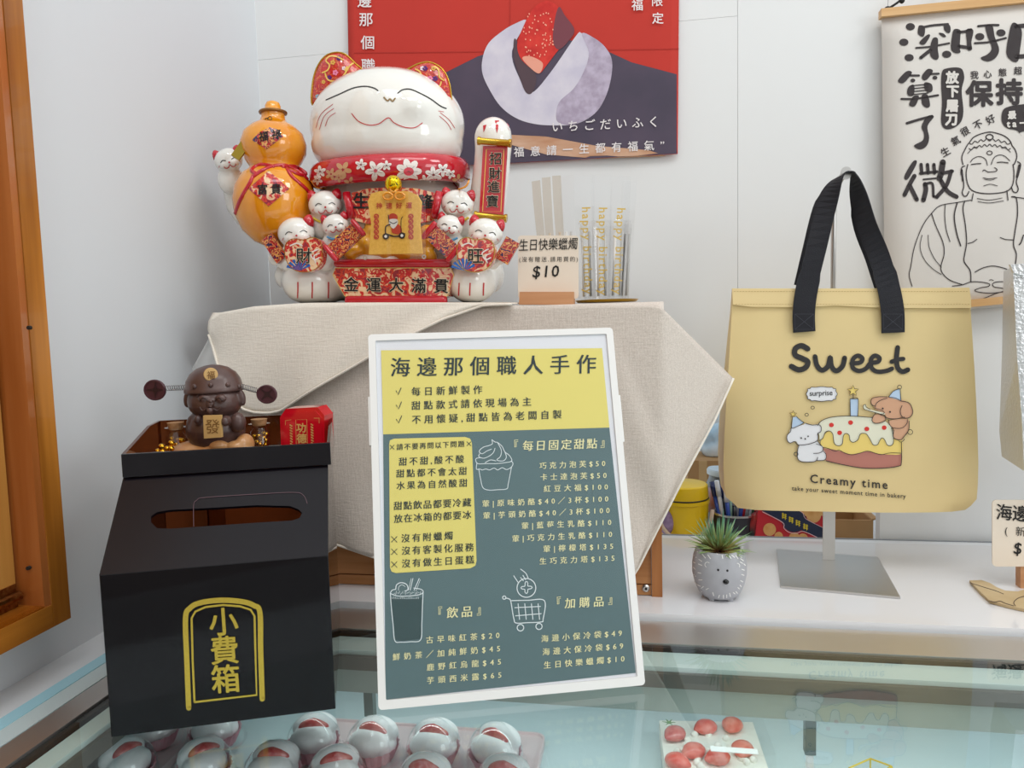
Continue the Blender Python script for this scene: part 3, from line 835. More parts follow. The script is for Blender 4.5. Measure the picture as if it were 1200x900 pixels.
# head
bm = B()
E(bm, 454, 148, .955, 92, 64, 74, 2, 40); E(bm, 448, 170, .955, 84, 45, 72); E(bm, 462, 170, .955, 82, 46, 70)
E(bm, 434, 126, .905, 27, 22, 24); E(bm, 480, 129, .905, 27, 22, 24); E(bm, 457, 116, .888, 5, 4, 6)
head = remesh(bm, .003, 'head', CER, cat, 16)
hs = Ms([head], .93); bs_ = Ms([body], .95)
# ears
for nm, P_, base in (('l', [(367, 124), (366, 100), (371, 80), (381, 66), (394, 61.5), (405, 64), (416, 74), (427, 86), (410, 96), (390, 108)], 0),
                     ('r', [(473, 87), (482, 79), (493, 74), (504, 73), (516, 79), (524, 90), (528, 106), (529, 128), (520, 121), (500, 103)], 1)):
    P2 = cat_rom(P_, True, 4); cx = sum(p[0] for p in P2)/len(P2); cy = sum(p[1] for p in P2)/len(P2)
    ye = .935
    bm = B(); fr = [bm.verts.new(onY(x, y, ye)) for x, y in P2]; mid = [bm.verts.new(onY(cx+(x-cx)*.8, cy+(y-cy)*.8, ye-.006)) for x, y in P2]
    bk = [bm.verts.new(onY(x, y, ye+.022)) for x, y in P2]; bc = bm.verts.new(onY(cx, cy, ye+.032)); fc = bm.verts.new(onY(cx, cy, ye-.007)); n = len(P2)
    for i in range(n):
        j = (i+1) % n
        bm.faces.new((fr[i], fr[j], mid[j], mid[i])); bm.faces.new((mid[i], mid[j], fc)); bm.faces.new((fr[j], fr[i], bk[i], bk[j])); bm.faces.new((bk[j], bk[i], bc))
    ear = obj('ear', bm, BROE, cat, True)
    es = Ms([ear], ye)
    bm = B(); tube(bm, [onY(x, y, ye-.0005) for x, y in P2[:-1]]+[onY(*P2[0], ye-.0005)], .0011, 6); obj('ear_rim', bm, GOLD, ear, True)
    if nm == 'l':
        sw_ = [[(378, 85), (384, 82), (386, 76), (382, 71), (386, 66), (394, 66), (402, 70)], [(381, 86), (384, 93), (391, 95), (399, 92), (405, 85), (410, 77), (414, 74)], [(405, 84), (407, 78), (404, 82)]]
        bl = [(397, 68, 3, 'v'), (386, 91, 3, 'v'), (393, 85, 3.4, 'p'), (403, 80, 2.6, 'w'), (372, 113, 2.6, 'b'), (390, 73, 3, 'g'), (379, 96, 2.5, 'g')]
    else:
        sw_ = [[(487, 81), (492, 84), (496, 92), (502, 99), (509, 103), (515, 101), (517, 96)], [(510, 78), (514, 82), (515, 90), (520, 94)], [(480, 86), (486, 88), (490, 92)]]
        bl = [(498, 80, 3.2, 'v'), (510, 92, 3.2, 'v'), (504, 92, 3.4, 'p'), (495, 80, 2.8, 'w'), (524, 121, 2.6, 'b'), (508, 80, 3, 'g')]
    D('ear_scroll_pattern', [stroke(s_, 1.7) for s_ in sw_], es, .0009, GOLDL, ear)
    for kk, cc in (('v', '5a2a78'), ('p', 'f08ab0'), ('w', 'f4e4ec'), ('b', '9cc4d8'), ('g', 'e6b45c')):
        fl = []
        for x, y, r_, q in bl:
            if q == kk:
                for a in range(5): fl.append(disc(x+r_*.6*math.cos(a*1.257), y+r_*.6*math.sin(a*1.257), r_*.42, n=8))
        if fl: D('ear_flower', fl, es, .0007, mat('enamel_'+kk, cc, rough=.2), ear)
# face
D('eye_line', [stroke([(382, 117), (398, 110), (414, 103), (428, 101), (438, 103), (443, 106)], 1.3)], hs, .0007, BLKL, head)
D('eye_line', [stroke([(466, 109), (472, 105), (481, 104.5), (492, 109), (505, 116), (516, 124), (523, 127)], 1.3)], hs, .0007, BLKL, head)
D('nose_line', [stroke([(450, 114), (454, 118), (457, 116), (460, 118.5), (463, 115)], 1.7)], hs, .0007, mat('nose_gold', '8a6a38', rough=.3), head)
D('mouth_line', [stroke([(412, 133), (420, 142), (432, 146.5), (444, 145), (455, 138), (462, 144), (474, 149), (486, 149.5), (495, 144)], 1.0)], hs, .0007, REDL, head)
D('whisker_marks', [stroke(p, .6) for p in ([(370, 150), (376, 134), (390, 122)], [(381, 148), (385, 138), (393, 132)], [(374, 152), (380, 136), (391, 127)], [(514, 130), (520, 131)], [(515, 136), (524, 144), (529, 152)], [(516, 132), (526, 140), (533, 150)])], hs, .0006, REDL, head)
# scarf
bm = B(); nr = 64; rings = []
kx = onY(457, 208, .955).dot(FW)/F; cc = onY(457, 207, .955)
for i in range(nr):
    a = 2*PI*i/nr; c_, s_ = math.cos(a), math.sin(a)
    fr = max(0, -s_)
    R1 = 91; R2 = 66
    ctr = cc+Vector((c_*R1*kx*.93, s_*R2*kx*.95, (2-4*fr-3*c_*0)*kx))
    hh = 15; ww = 11
    ring = []
    for k in range(14):
        b_ = 2*PI*k/14; rad = ww*kx*math.cos(b_)
        ring.append(bm.verts.new(ctr+Vector((c_*rad, s_*rad, math.sin(b_)*hh*kx))))
    rings.append(ring)
for i in range(nr):
    for k in range(14): bm.faces.new((rings[i][k], rings[i][(k+1) % 14], rings[(i+1) % nr][(k+1) % 14], rings[(i+1) % nr][k]))
scf = obj('scarf', bm, CRED, cat, True); sfs = Ms([scf], .88)
def flower(x, y, r, n=5, a0=0., w=.46):
    return [disc(x+r*.58*math.cos(a0+2*PI*k/n), y+r*.58*math.sin(a0+2*PI*k/n), r*.46, r*w*.62, 10, a=a0+2*PI*k/n) for k in range(n)]
SW = mat('scarf_white', 'eee6e0', rough=.2); SG = mat('scarf_tan', 'cf9a6c', rough=.2); SP = mat('scarf_pink', 'd85060', rough=.2)
wf = [(479, 201, 15, 7), (440, 200, 12, 5), (423, 193, 7, 5), (508, 205, 10, 6), (375, 201, 7, 5), (372, 211, 6, 5), (519, 199, 8, 5), (453, 194, 6, 5), (528, 204, 6, 5), (498, 212, 7, 5)]
for x, y, r, n in wf: D('scarf_flower', flower(x, y, r, n, .3+x), sfs, .0008, SW, scf)
for x, y, r, n in ((402, 199, 10, 5), (388, 204, 7, 5), (397, 208, 6, 5), (410, 214, 7, 4), (537, 211, 7, 4)): D('scarf_flower', flower(x, y, r, n, .3+x), sfs, .0008, SG, scf)
for q_ in (disc(479, 201, 6, 5), disc(440, 200, 2)): D('scarf_flower_centre', [q_], sfs, .0012, SP, scf)
D('scarf_flower_detail', sum([[stroke([(x, y), (x+r*.7*math.cos(.3+x+2*PI*k/n), y+r*.5*math.sin(.3+x+2*PI*k/n))], .35, False) for k in range(n)] for x, y, r, n in wf], []), sfs, .0011, mat('petal_grey', '6a4a48', rough=.4), scf)
bm = B(); tube(bm, [sfs(x, y, .001) for x, y in cat_rom([(365, 212), (372, 220), (390, 219), (415, 217), (435, 218), (455, 224), (475, 221), (500, 218), (530, 222), (545, 219), (550, 210)])], .0012, 6); obj('gold_cord', bm, CORG, scf, True)
bell = obj('bell', E(B(), 461, 216, .864, 10, 10.5, 10), mat('bell_gold', 'e8c81c', rough=.08, metal=.85), scf, True)
bls = Ms([bell], .86)
D('bell_mark', [stroke([(457, 209), (465, 209)], 1.6, False), stroke([(461.5, 209), (461.5, 224)], 1.4, False), stroke([(457, 218), (459.5, 217)], 1.1, False), stroke([(464, 214), (466, 217)], 1.1, False)], bls, .0004, INK, bell)
# gourd
gy = .915
k = onY(322, 235, gy).dot(FW)/F; gc = onY(322, 236, gy)
tl_ = Matrix.Rotation(math.radians(2), 4, 'Y')
prof = [(0, -54), (10, -53), (24, -47), (37, -35), (45, -18), (47.5, 0), (45, 16), (38, 29), (29.5, 35), (27, 38), (31, 44), (36.5, 54), (37.5, 65), (34, 77), (25, 86), (16, 90), (13.5, 95), (13, 101), (14, 103), (9.5, 104), (9, 108), (7.5, 112), (4, 114), (0, 114.5)]
bm = B(); lathe(bm, [(r*k, z*k) for r, z in prof], gc, tl_, 48)
gourd = obj('gourd', bm, CORG, cat, True); gs = Ms([gourd], gy)
tpg = gc+(tl_ @ Vector((0, 0, 101*k)))
bm = B(); tube(bm, [tpg+Vector((14.5*k*math.cos(a*PI/12), 14.5*k*math.sin(a*PI/12), 0)) for a in range(25)], .0019, 8); obj('neck_ring', bm, mat('ring_bronze', '8a5c24', rough=.3, metal=.5), gourd, True)
def laid(name, paths, surf, r, m, parent, lift=0):
    bm = B()
    for p in paths: tube(bm, [surf(x, y, lift) for x, y in cat_rom(p)], r, 8)
    return obj(name, bm, m, parent, True)
laid('ribbon', [[(297, 207), (307, 200), (320, 195), (334, 194), (348, 200), (360, 210)], [(297, 206), (292, 216), (286, 226), (280, 238), (276, 250)], [(336, 197), (342, 207), (350, 214), (358, 221), (364, 229)], [(300, 204), (295, 199), (306, 193), (322, 196)], [(330, 196), (345, 195), (358, 203), (352, 205), (338, 199)]], gs, .0026, CRED, gourd)
def diamond(x, y, w, h): return [(x-w, y), (x, y-h), (x+w, y), (x, y+h)]
g1 = D('gourd_plaque', [fill([(295, 164), (304, 155), (316, 149), (326, 152), (332, 160), (320, 169), (312, 175)], maxe=5)], gs, .0008, BROD, gourd)
TX([text('福祿', 303, 165, 330, 161, 12, 0, .03)], gs, .0013, INK, gourd)
D('gourd_plaque', [fill(diamond(315, 221, 24, 21), maxe=5)], gs, .0008, BRO, gourd)
D('plaque_edge', [stroke(diamond(315, 221, 24, 21), .8, False, True)], gs, .0011, GOLD, gourd)
TX([text('富貴', 301, 227, 330, 226, 13, 0, .03)], gs, .0014, INK, gourd)
# scroll on the raised paw
D('claw_mark', [fill([(566, 147), (570, 146), (568.5, 151), (566.5, 155)])], bs_, .0008, REDL, body)
D('claw_mark', [fill([(580, 141), (585, 141), (584, 149), (582.5, 156), (581, 150)])], bs_, .0008, REDL, body)
D('claw_mark', [fill([(594, 144), (596.5, 147), (597.5, 153), (595, 150)])], bs_, .0008, REDL, body)
k5 = .0011
ps = Pl((0, .920, 0), (0, 1, 0))
sl = obj('hanging_scroll', prism(B(), [(0, 0), (1, 0), (1, 1), (0, 1)], ps(594.5, 171)-ps(566, 171), ps(561.5, 252)-ps(566, 171), (0, 1, 0), ps(566, 171), .004), mat('scroll_red', 'c8222c', rough=.15, coat=.5), cat, bevel=.0003)
D('scroll_border', [stroke([(570, 175), (590.5, 175), (587, 248), (565.5, 248)], .9, False, True)], ps, .0010, GOLDL, sl)
TX([vtext('招財進寶', [(581, 186), (580, 203.5), (578.5, 219), (577, 236)], 15.5, .05)], ps, .0012, mat('outline_cream', 'f2e2c4', rough=.3), sl)
TX([vtext('招財進寶', [(581, 186), (580, 203.5), (578.5, 219), (577, 236)], 15, .01)], ps, .0018, INK, sl)
for a, b in (((560, 165), (599, 168)), ((556, 252), (594, 256))):
    bm = B(); pa, pb = ps(*a, .004), ps(*b, .004); tube(bm, [pa, pa.lerp(pb, .06), pa.lerp(pb, .1), pa.lerp(pb, .9), pa.lerp(pb, .94), pb], [.0052, .0052, .0042, .0042, .0052, .0052], 12); obj('scroll_rod', bm, GOLD, sl, True, angle=.7)
# middle: gold heap, shop board, name plate
bm = B()
random.seed(3)
for i in range(26):
    E(bm, 405+random.random()*112, 268+random.random()*32, .895+random.random()*.01, 12, 8, 10, random.random()*60)
E(bm, 460, 285, .91, 58, 22, 20)
heap = remesh(bm, .0022, 'gold_heap', CYEL, cat, 1)
pl_ = Pl((0, .893, 0), (0, 1, 0))
PR = lambda P_, y, d, bm=None: prism(bm or B(), [(0, 0)], (1, 0, 0), (0, 0, 1), (0, 1, 0), (0, 0, 0), 0)
def plate(name, P_, y, d, m, parent, bev=.0006):
    bm = B(); a = [bm.verts.new(onY(px, py, y)) for px, py in P_]; b = [bm.verts.new(v.co+Vector((0, d, 0))) for v in a]; n = len(P_)
    bm.faces.new(a); bm.faces.new(b[::-1])
    for i in range(n): bm.faces.new((a[i], b[i], b[(i+1) % n], a[(i+1) % n]))
    return obj(name, bm, m, parent, bevel=bev)
mb = plate('motto_board', [(412, 226), (430, 221), (460, 219), (490, 221), (510, 226), (509, 258), (490, 262), (460, 264), (430, 262), (413, 258)], .893, .01, BRO, cat)
TX([text('生', 413, 243, 433, 243, 20, 0, .04)], Pl((0, .893, 0), (0, 1, 0)), .0008, INK, mb)
TX([text('隆', 490, 243, 508, 243, 18, 0, .04)], Pl((0, .893, 0), (0, 1, 0)), .0008, INK, mb)
for P_ in ([(406, 226), (412, 256)], [(515, 225), (508, 256)]):
    bm = B(); tube(bm, [onY(*P_[0], .892), onY((P_[0][0]+P_[1][0])/2, (P_[0][1]+P_[1][1])/2, .890), onY(*P_[1], .892)], .0050, 12); obj('red_post', bm, CRED, cat, True)
mp_ = plate('name_plate', [(393, 314), (528, 314), (532, 322), (524, 347), (404, 347), (390, 322)], .884, .03, BRO, cat)
np = Pl((0, .884, 0), (0, 1, 0))
TX([text('金運大滿貫', 402, 340, 527, 342, 18.5, 0, .07)], np, .0008, mat('outline_cream', 'f2e2c4'), mp_)
TX([text('金運大滿貫', 402.5, 340, 526, 342, 18, 0, .028)], np, .0014, INK, mp_)
D('cloud_pattern', sum([[stroke([(x-6, y+3), (x-3, y-2), (x+2, y-2), (x+3, y+2), (x, y+3), (x-1, y)], 1.3), disc(x+4, y+3, 3, 2)] for x, y in ((418, 321), (441, 318), (474, 318), (497, 325), (508, 321), (452, 327))], []), np, .0004, mat('cloud_red', 'cc2a34', rough=.2), mp_)
D('plate_edge', [stroke([(393, 314), (528, 314), (532, 322), (524, 347), (404, 347), (390, 322)], .8, False, True)], np, .0006, GOLDL, mp_)
for a, b, r_ in (((392, 308.5), (528, 308.5), .0052), ((405, 352), (524, 352), .0062)):
    bm = B(); pa, pb = onY(*a, .886), onY(*b, .886); tube(bm, [pa, pa.lerp(pb, .01), pa.lerp(pb, .03), pa.lerp(pb, .97), pa.lerp(pb, .99), pb], [r_*.5, r_*.9, r_, r_, r_*.9, r_*.5], 14); obj('plate_rail', bm, CRED, cat, True)
# kittens moulded on the statue
def kitten(px, py, r, tilt, y, col, sign=None, body_to=None, mirror=1):
    t = math.radians(tilt); c_, s_ = math.cos(t), math.sin(t)
    def q(a, b): return (px+(a*c_-b*s_)*r, py+(a*s_+b*c_)*r)
    bm = B(); E(bm, px, py, y, r, r*.82, r*.8, tilt); E(bm, *q(-.3, .25), y-.009*r/20, r*.42, r*.34, r*.4); E(bm, *q(.3, .25), y-.009*r/20, r*.42, r*.34, r*.4)
    if body_to:
        for bx, by, br, bry in body_to: E(bm, bx, by, y+.008, br, bry, br*.8)
    kt = remesh(bm, .0016, 'kitten', CER, cat, 4); ks = Ms([kt], y)
    for sg in (-1, 1):
        e0 = onY(*q(sg*.72, -.58), y); tip = onY(*q(sg*.80, -.86), y); kk = r*onY(px, py, y).dot(FW)/F
        bm = B(); dirv = (tip-e0); R_ = dirv.to_track_quat('Z', 'Y').to_matrix().to_4x4()
        h_ = dirv.length*1.15
        lathe(bm, [(.34*kk, -.25*kk), (.31*kk, 0), (.25*kk, h_*.45), (.14*kk, h_*.85), (.05*kk, h_*1.02), (0, h_*1.05)], e0, R_ @ Matrix.Diagonal((1, .55, 1, 1)) if False else R_, 16)
        obj('ear', bm, CRED, kt, True)
    D('eyes', [stroke([q(-.58, .02), q(-.42, -.10), q(-.22, -.04)], .9), stroke([q(.22, -.04), q(.42, -.10), q(.58, .02)], .9)], ks, .0006, BLKL, kt)
    D('mouth', [stroke([q(-.42, .36), q(-.3, .5), q(-.12, .46), q(0, .3), q(.12, .46), q(.3, .5), q(.42, .36)], .9), disc(*q(0, .14), 1.2), stroke([q(.7, .2), q(.78, .32)], .6, False), stroke([q(-.7, .2), q(-.78, .32)], .6, False)], ks, .0006, REDL, kt)
    kk = onY(px, py, y).dot(FW)/F
    if col:
        b0 = onY(*q(0, .92), y-.010)
        obj('bead', ell(B(), b0, (r*.2*kk, r*.16*kk, r*.18*kk), seg=14), col[1], kt, True)
        laid('collar', [[q(-.75, .72), q(-.4, .95), q(0, 1.0), q(.4, .95), q(.75, .72)]], lambda a, b, o: onY(a, b, y-.0065), .0013*r/16, col[0], kt)
    return kt, ks
YLW = mat('enamel_yellow', 'ecd850', rough=.15); GRN = mat('enamel_green', '4f8c3a', rough=.2); BLU = mat('enamel_sky', '5aa6d8', rough=.15); RDB = mat('enamel_red', 'c81828', rough=.12); PNK = mat('enamel_pale', 'e8e4d4', rough=.15)
kitten(381, 240, 20, -4, .900, (YLW, RDB), None, [(378, 262, 17, 18)])
kitten(393, 264, 16, -10, .888, (BLU, YLW), None, [(392, 286, 15, 16), (380, 300, 16, 18)])
kA, kAs = kitten(347, 273, 22, -6, .888, (PNK, GRN), None, [(354, 296, 23, 22), (322, 303, 8, 8), (332, 308, 9, 8), (342, 308, 14, 12)])
kitten(536, 239, 20, 6, .900, (YLW, RDB), None, [(540, 262, 17, 18)])
kitten(527, 265, 16, 12, .888, (BLU, YLW), None, [(530, 287, 15, 16), (540, 300, 16, 18)])
kB, kBs = kitten(569, 273, 21, 10, .888, (PNK, GRN), None, [(558, 297, 22, 22), (586, 302, 8, 8), (577, 308, 9, 8)])
kC, kCs = kitten(268, 188, 17, -14, .935, None, None, [(270, 210, 15, 18)])
for px in (349, 366, 385): D('toe_line', [stroke([(px, 331), (px, 336), (px, 341), (px-.2, 345), (px-.3, 349)], 1.5)], Ms([body, kA, kB], .92), .0007, REDL, body)
for px in (538, 551, 567): D('toe_line', [stroke([(px, 332), (px-.2, 336), (px-.4, 340), (px-.6, 346)], 1.5)], Ms([body, kA, kB], .92), .0007, REDL, body)
# round plaques with one sign each
for (x, y, kk_, ch, ks_) in ((356, 300, kA, '財', None), (557, 300, kB, '旺', None)):
    P_ = [(x-22+2*0, y-12), (x-14, y-20), (x, y-19), (x+10, y-22), (x+20, y-16), (x+21, y+4), (x+14, y+15), (x, y+19), (x-13, y+15), (x-21, y+4)]
    if ch == '旺': P_ = [(2*x-a, b) for a, b in P_][::-1]
    P_ = cat_rom(P_, True, 3)
    rp = plate('lucky_plaque', P_, .862, .014, BRO, kk_, 0)
    pq = Pl((0, .862, 0), (0, 1, 0))
    D('fan_print', [fill([(x, y+18), (x-18, y+8)]+[(x+(-1 if ch == '財' else -1)*16*math.cos(a*.3), y+14-14*math.sin(a*.3)) for a in range(4)]+[(x+6, y+4), (x+10, y+15)])], pq, .0003, mat('print_blue', '2a66b4', rough=.15), rp) if False else None
    cx = x-6 if ch == '財' else x-14
    for q_ in range(7):
        a = PI+.25+q_*.38
        D('fan_blade', [fill([(cx+1, y+17), (cx+15*math.cos(a), y+17+14*math.sin(a)), (cx+15*math.cos(a+.24), y+17+14*math.sin(a+.24))])], pq, .0004, mat('print_blue', '2a66b4', rough=.15), rp)
    D('wave_print', [stroke([(x+17 if ch == '財' else x+15, y-8), (x+8, y-3), (x+12, y+4), (x+18, y+2)], 1.6), stroke([(x+18, y-3), (x+12, y), (x+14, y+8)], 1.4), stroke([(x-16, y-12), (x-8, y-15), (x-2, y-12)], 1.5)], pq, .0005, mat('print_cream', 'f4e6e0', rough=.15), rp)
    D('plaque_edge', [stroke(P_, .8, False, True)], pq, .0006, GOLD, rp)
    TX([vtext(ch, [(x, y)], 20, .055)], pq, .0007, mat('outline_cream', 'f2e2c4'), rp)
    TX([vtext(ch, [(x, y)], 19.5, .015)], pq, .0013, INK, rp)
# slanted little scrolls held by the kittens
def slant(a, b, w, y, ends=True):
    pa, pb = onY(*a, y), onY(*b, y); d = (pb-pa); n_ = Vector((0, -1, 0)).cross(d).normalized(); W_ = w*.0010
    bm = B(); prism(bm, [(0, -W_/2), (d.length, -W_/2), (d.length, W_/2), (0, W_/2)], d.normalized(), n_, (0, 1, 0), pa, .006)
    o = obj('small_scroll', bm, BROD, cat, bevel=.0004)
    if ends:
        for p in (pa, pb):
            bm = B(); tube(bm, [p-n_*W_*.62+Vector((0, -.001, 0)), p-n_*W_*.5+Vector((0, -.001, 0)), p+n_*W_*.5+Vector((0, -.001, 0)), p+n_*W_*.62+Vector((0, -.001, 0))], [.0024, .0034, .0034, .0024], 10); obj('scroll_end', bm, CRED, o, True)
    return o
slant((388, 297), (420, 267), 20, .866); slant((532, 297), (503, 270), 20, .866)
s1 = slant((312, 277), (330, 304), 17, .882, False); s2 = slant((601, 281), (587, 306), 18, .882, False)

# amulet hanging in front of the cat
am = thing('amulet_pouch', 'yellow brocade luck amulet in a clear sleeve hanging below the gold bell', 'amulet', onY(463, 302, .845))
pa_ = [(435, 227), (445, 224), (478, 224), (488, 228), (493, 236), (491, 262), (494, 297), (432, 298), (435, 262), (431, 236)]
AMY = mat('amulet_yellow', 'f4c258', rough=.7, c2='eab448', vs=300)
a_ = plate('pouch', pa_, .846, .006, AMY, am, .001)
asf = Pl((0, .846, 0), (0, 1, 0))
plate('clear_sleeve', [(431, 224), (490, 223), (498, 232), (499, 303), (428, 304), (428, 232)], .8435, .0012, CLEAR, am, 0)
AR = mat('amulet_red', 'c4402c', rough=.6); AK = mat('amulet_ink', '2a2224', rough=.6)
TX([text('神速好運', 440.5, 244, 483, 243.5, 7.6, 0, .03)], asf, .0008, AR, am)
for X_ in (441, 481.5):
    D('round_stamp', [disc(X_, 253.5+6*q_, 3.2, n=12) for q_ in range(5)], asf, .0007, AR, am)
D('stamp_marks', [stroke([(X_-1.4, 253+6*q_), (X_, 252+6*q_), (X_+1.4, 254.6+6*q_)], .5, False) for X_ in (441, 481.5) for q_ in range(5)], asf, .0011, AMY, am)
D('deity_print', [fill([(455, 254), (457, 251), (461, 250), (465, 252), (466, 256), (463, 258), (457, 258)], True), fill([(459, 266), (464, 262), (470, 266), (470, 274), (460, 273)], True)], asf, .0009, AR, am)
D('deity_print', [fill([(457, 257), (465, 257), (466, 262), (461, 268), (456, 262)], True)], asf, .0010, mat('amulet_white', 'e6e2dc', rough=.6), am)
D('cart_print', [disc(452, 277, 3.8), disc(471, 276, 3.8), stroke([(452, 277), (452, 266), (457, 263)], 1.4), stroke([(452, 274), (462, 277), (471, 276), (474, 274)], 1.8), stroke([(470, 272), (470, 258), (472, 254)], .8), stroke([(456, 260), (455, 252)], .9), stroke([(457, 260), (461, 262), (465, 260)], .9)], asf, .0011, AK, am)
D('cart_print', [disc(452, 277, 1.7), disc(471, 276, 1.7)], asf, .0015, mat('amulet_white', 'e6e2dc'), am)
kn = B()
for X_ in (454.5, 468.5):
    tube(kn, [onY(X_+5.5*math.cos(a*PI/8), 230+4*math.sin(a*PI/8), .843) for a in range(17)], .0013, 6)
tube(kn, [onY(457, 222, .85), onY(461, 226, .845), onY(466, 222, .85)], .0014, 6)
obj('knot', kn, CORG, am, True)
for X_, Y_ in ((428, 302), (497, 301)):
    obj('sleeve_eyelet', lathe(B(), [(.0012, 0), (.0026, 0), (.0026, .0008), (.0012, .0008)], onY(X_, Y_, .843), Matrix.Rotation(PI/2, 4, 'X'), 14, False), STEEL2, am)
# brass tag on a chain
tg = thing('brass_tag', 'flat brass bar tag hanging on a chain from the amber gourd neck', 'tag', onY(283, 180, .90))
A2, B2 = onY(298, 155, .893), onY(276, 186, .885); d = (B2-A2); n_ = Vector((0, -1, 0)).cross(d).normalized()
bm = B(); prism(bm, [(0, -.0058), (d.length, -.0062), (d.length, .0062), (0, .0058)], d.normalized(), n_, Vector((.35, -.9, .2)).normalized(), A2, .004)
obj('bar', bm, mat('olive_brass', 'b09a3a', rough=.35, metal=.7), tg, bevel=.0005)
bm = B(); pc = [onY(*p, .892) for p in ((298, 153), (302, 150), (306, 147), (309, 145), (313, 141), (316, 139))]
for p in pc:
    ax = Matrix.Rotation(random.random()*3, 4, 'X') @ Matrix.Rotation(random.random()*3, 4, 'Z')
    tube(bm, [p+(ax @ Vector((.0028*math.cos(a*PI/5), .0028*math.sin(a*PI/5), 0))) for a in range(11)], .0006, 5)
obj('chain', bm, mat('chain_bronze', '6a5234', rough=.3, metal=.8), tg, True)

# ================================================================== price sign and candle cup on the crate
ZT = .0185
g0 = onY(641, 356, .905)
pc = thing('price_sign', 'cream handwritten ten dollar candle price card in a small beech block', 'sign', (g0.x, .905, ZT))
CARD = mat('card_cream', 'e9dccb', rough=.6)
yy = .905
def px_plate(name, P_, y, d, m, parent, bev=0): return plate(name, P_, y, d, m, parent, bev)
tlc = rrect(607, 276, 678, 350, 4)
card = px_plate('card', tlc, yy, .0015, CARD, pc)
blk = px_plate('wooden_base', [(608, 357), (609, 342), (672, 342), (672, 357)], yy-.012, .022, wood('beech_block', 'c9966c', 'b98258', 0, 80, .5), pc, .0006)
cs = Pl((0, yy, 0), (0, 1, 0))
TX([text('生日快樂蠟燭', 607.5, 293, 677, 291, 15, -.05, .004), text('(沒有贈送,請用買的)', 608, 306.5, 677.5, 306, 6.6, 0, 0), text('$10', 623, 325, 655, 324, 19, -.1, .01)], cs, .0008, INK, pc)

cpx = 711
base = onY(cpx, 352, .955); k = base.dot(FW)/F
tr = obj('saucer', lathe(B(), [(0, 0), (34*k, 0), (37*k, .003), (35.5*k, .0034), (33*k, .0015), (0, .0014)], (base.x, .955, ZT), None, 40), mat('tray_gold', 'b08c2e', rough=.25, metal=.9), None, True, angle=.7)
tag(tr, 'round gold tray under the clear cup of candle packets', 'tray')
hgt = (352-262)*k
cup = obj('cup', lathe(B(), [(0, .0), (26*k, 0), (29.5*k, hgt*.75), (31*k, hgt*.98), (33*k, hgt*.985), (33*k, hgt), (30.2*k, hgt), (28.8*k, hgt*.75), (25.2*k, .002), (0, .002)], (base.x, .955, ZT+.0016), None, 40), CLEAR, None, True, angle=.7)
tag(cup, 'clear plastic cup holding birthday candle packets on the gold tray', 'cup')
SLV = sheet('cellophane', (.985, .985, .985), 1.6, .2)
CNDL = mat('candle_white', 'faf6f0', rough=.4); PRG = mat('print_gold', 'd8b64c', rough=.4)
random.seed(11)
packs = [(628, 212, 640, 340, .985, 'thin white candle packet standing leftmost in the clear cup'),
         (640, 208, 648, 342, .975, 'blush candle packet second from the left in the clear cup'),
         (652, 206, 660, 343, .965, 'cream candle packet third from the left in the clear cup'),
         (664, 206, 668, 345, .958, 'narrow clear candle packet just right of the price card'),
         (684, 206, 688, 346, .952, 'candle packet with gold lettering left of centre in the cup'),
         (705, 206, 705, 347, .944, 'wide front candle packet with gold lettering in the middle of the cup'),
         (728, 207, 722, 346, .948, 'candle packet with gold lettering tilted at the right of the cup'),
         (738, 212, 731, 343, .962, 'clear candle packet standing rightmost in the cup')]
for i, (tx, ty, bx, by, y, lab) in enumerate(packs):
    wd = 5 if i < 3 else (8 if i in (3, 7) else 11.5)
    A3, B3 = onY(tx, ty, y), onY(bx, by-4, y); A3.z = max(A3.z, .1); B3.z = ZT+.006
    pk = thing('candle_packet', lab, 'candle', (B3.x, y, B3.z), 'candle packets in the cup')
    kk = B3.dot(FW)/F; W_ = wd*kk
    bm = B(); ribbon(bm, [A3.lerp(B3, t/8)+Vector((0, -.002*math.sin(t), 0)) for t in range(9)], [(1, .15*(i % 3-1), 0)]*9, [W_*2, W_*2.02, W_*2, W_*1.95, W_*1.9, W_*1.9, W_*1.85, W_*1.8, W_*1.75], .0012)
    obj('sleeve', bm, SLV if i > 2 else sheet('cellophane_cream', (.92, .88, .83), .7, .2), pk)
    for q_ in ((-.35, .35) if i > 2 else (0,)):
        bm = B(); a_, b_ = A3.lerp(B3, .45)+Vector((q_*W_, .004, 0)), B3+Vector((q_*W_, .004, .002)); tube(bm, [a_, b_], .0016, 8)
        obj('candle', bm, CNDL if q_ <= 0 else mat('candle_silver', 'd8d6d2', rough=.25), pk, True)
    if i in (4, 5, 6):
        sfp = Pl((0, y, 0), (0, 1, 0)); a0 = math.atan2(by-ty, bx-tx)
        s_ = 'happy birthday'; st = (tx+(bx-tx)*.26, ty+(by-ty)*.26); en = (tx+(bx-tx)*.99, ty+(by-ty)*.99)
        v, f = text(s_, st[0]-3, st[1], en[0]-3, en[1], 14, 0, .012)
        D('lettering', [(v, f)], sfp, .0045, PRG, pk)

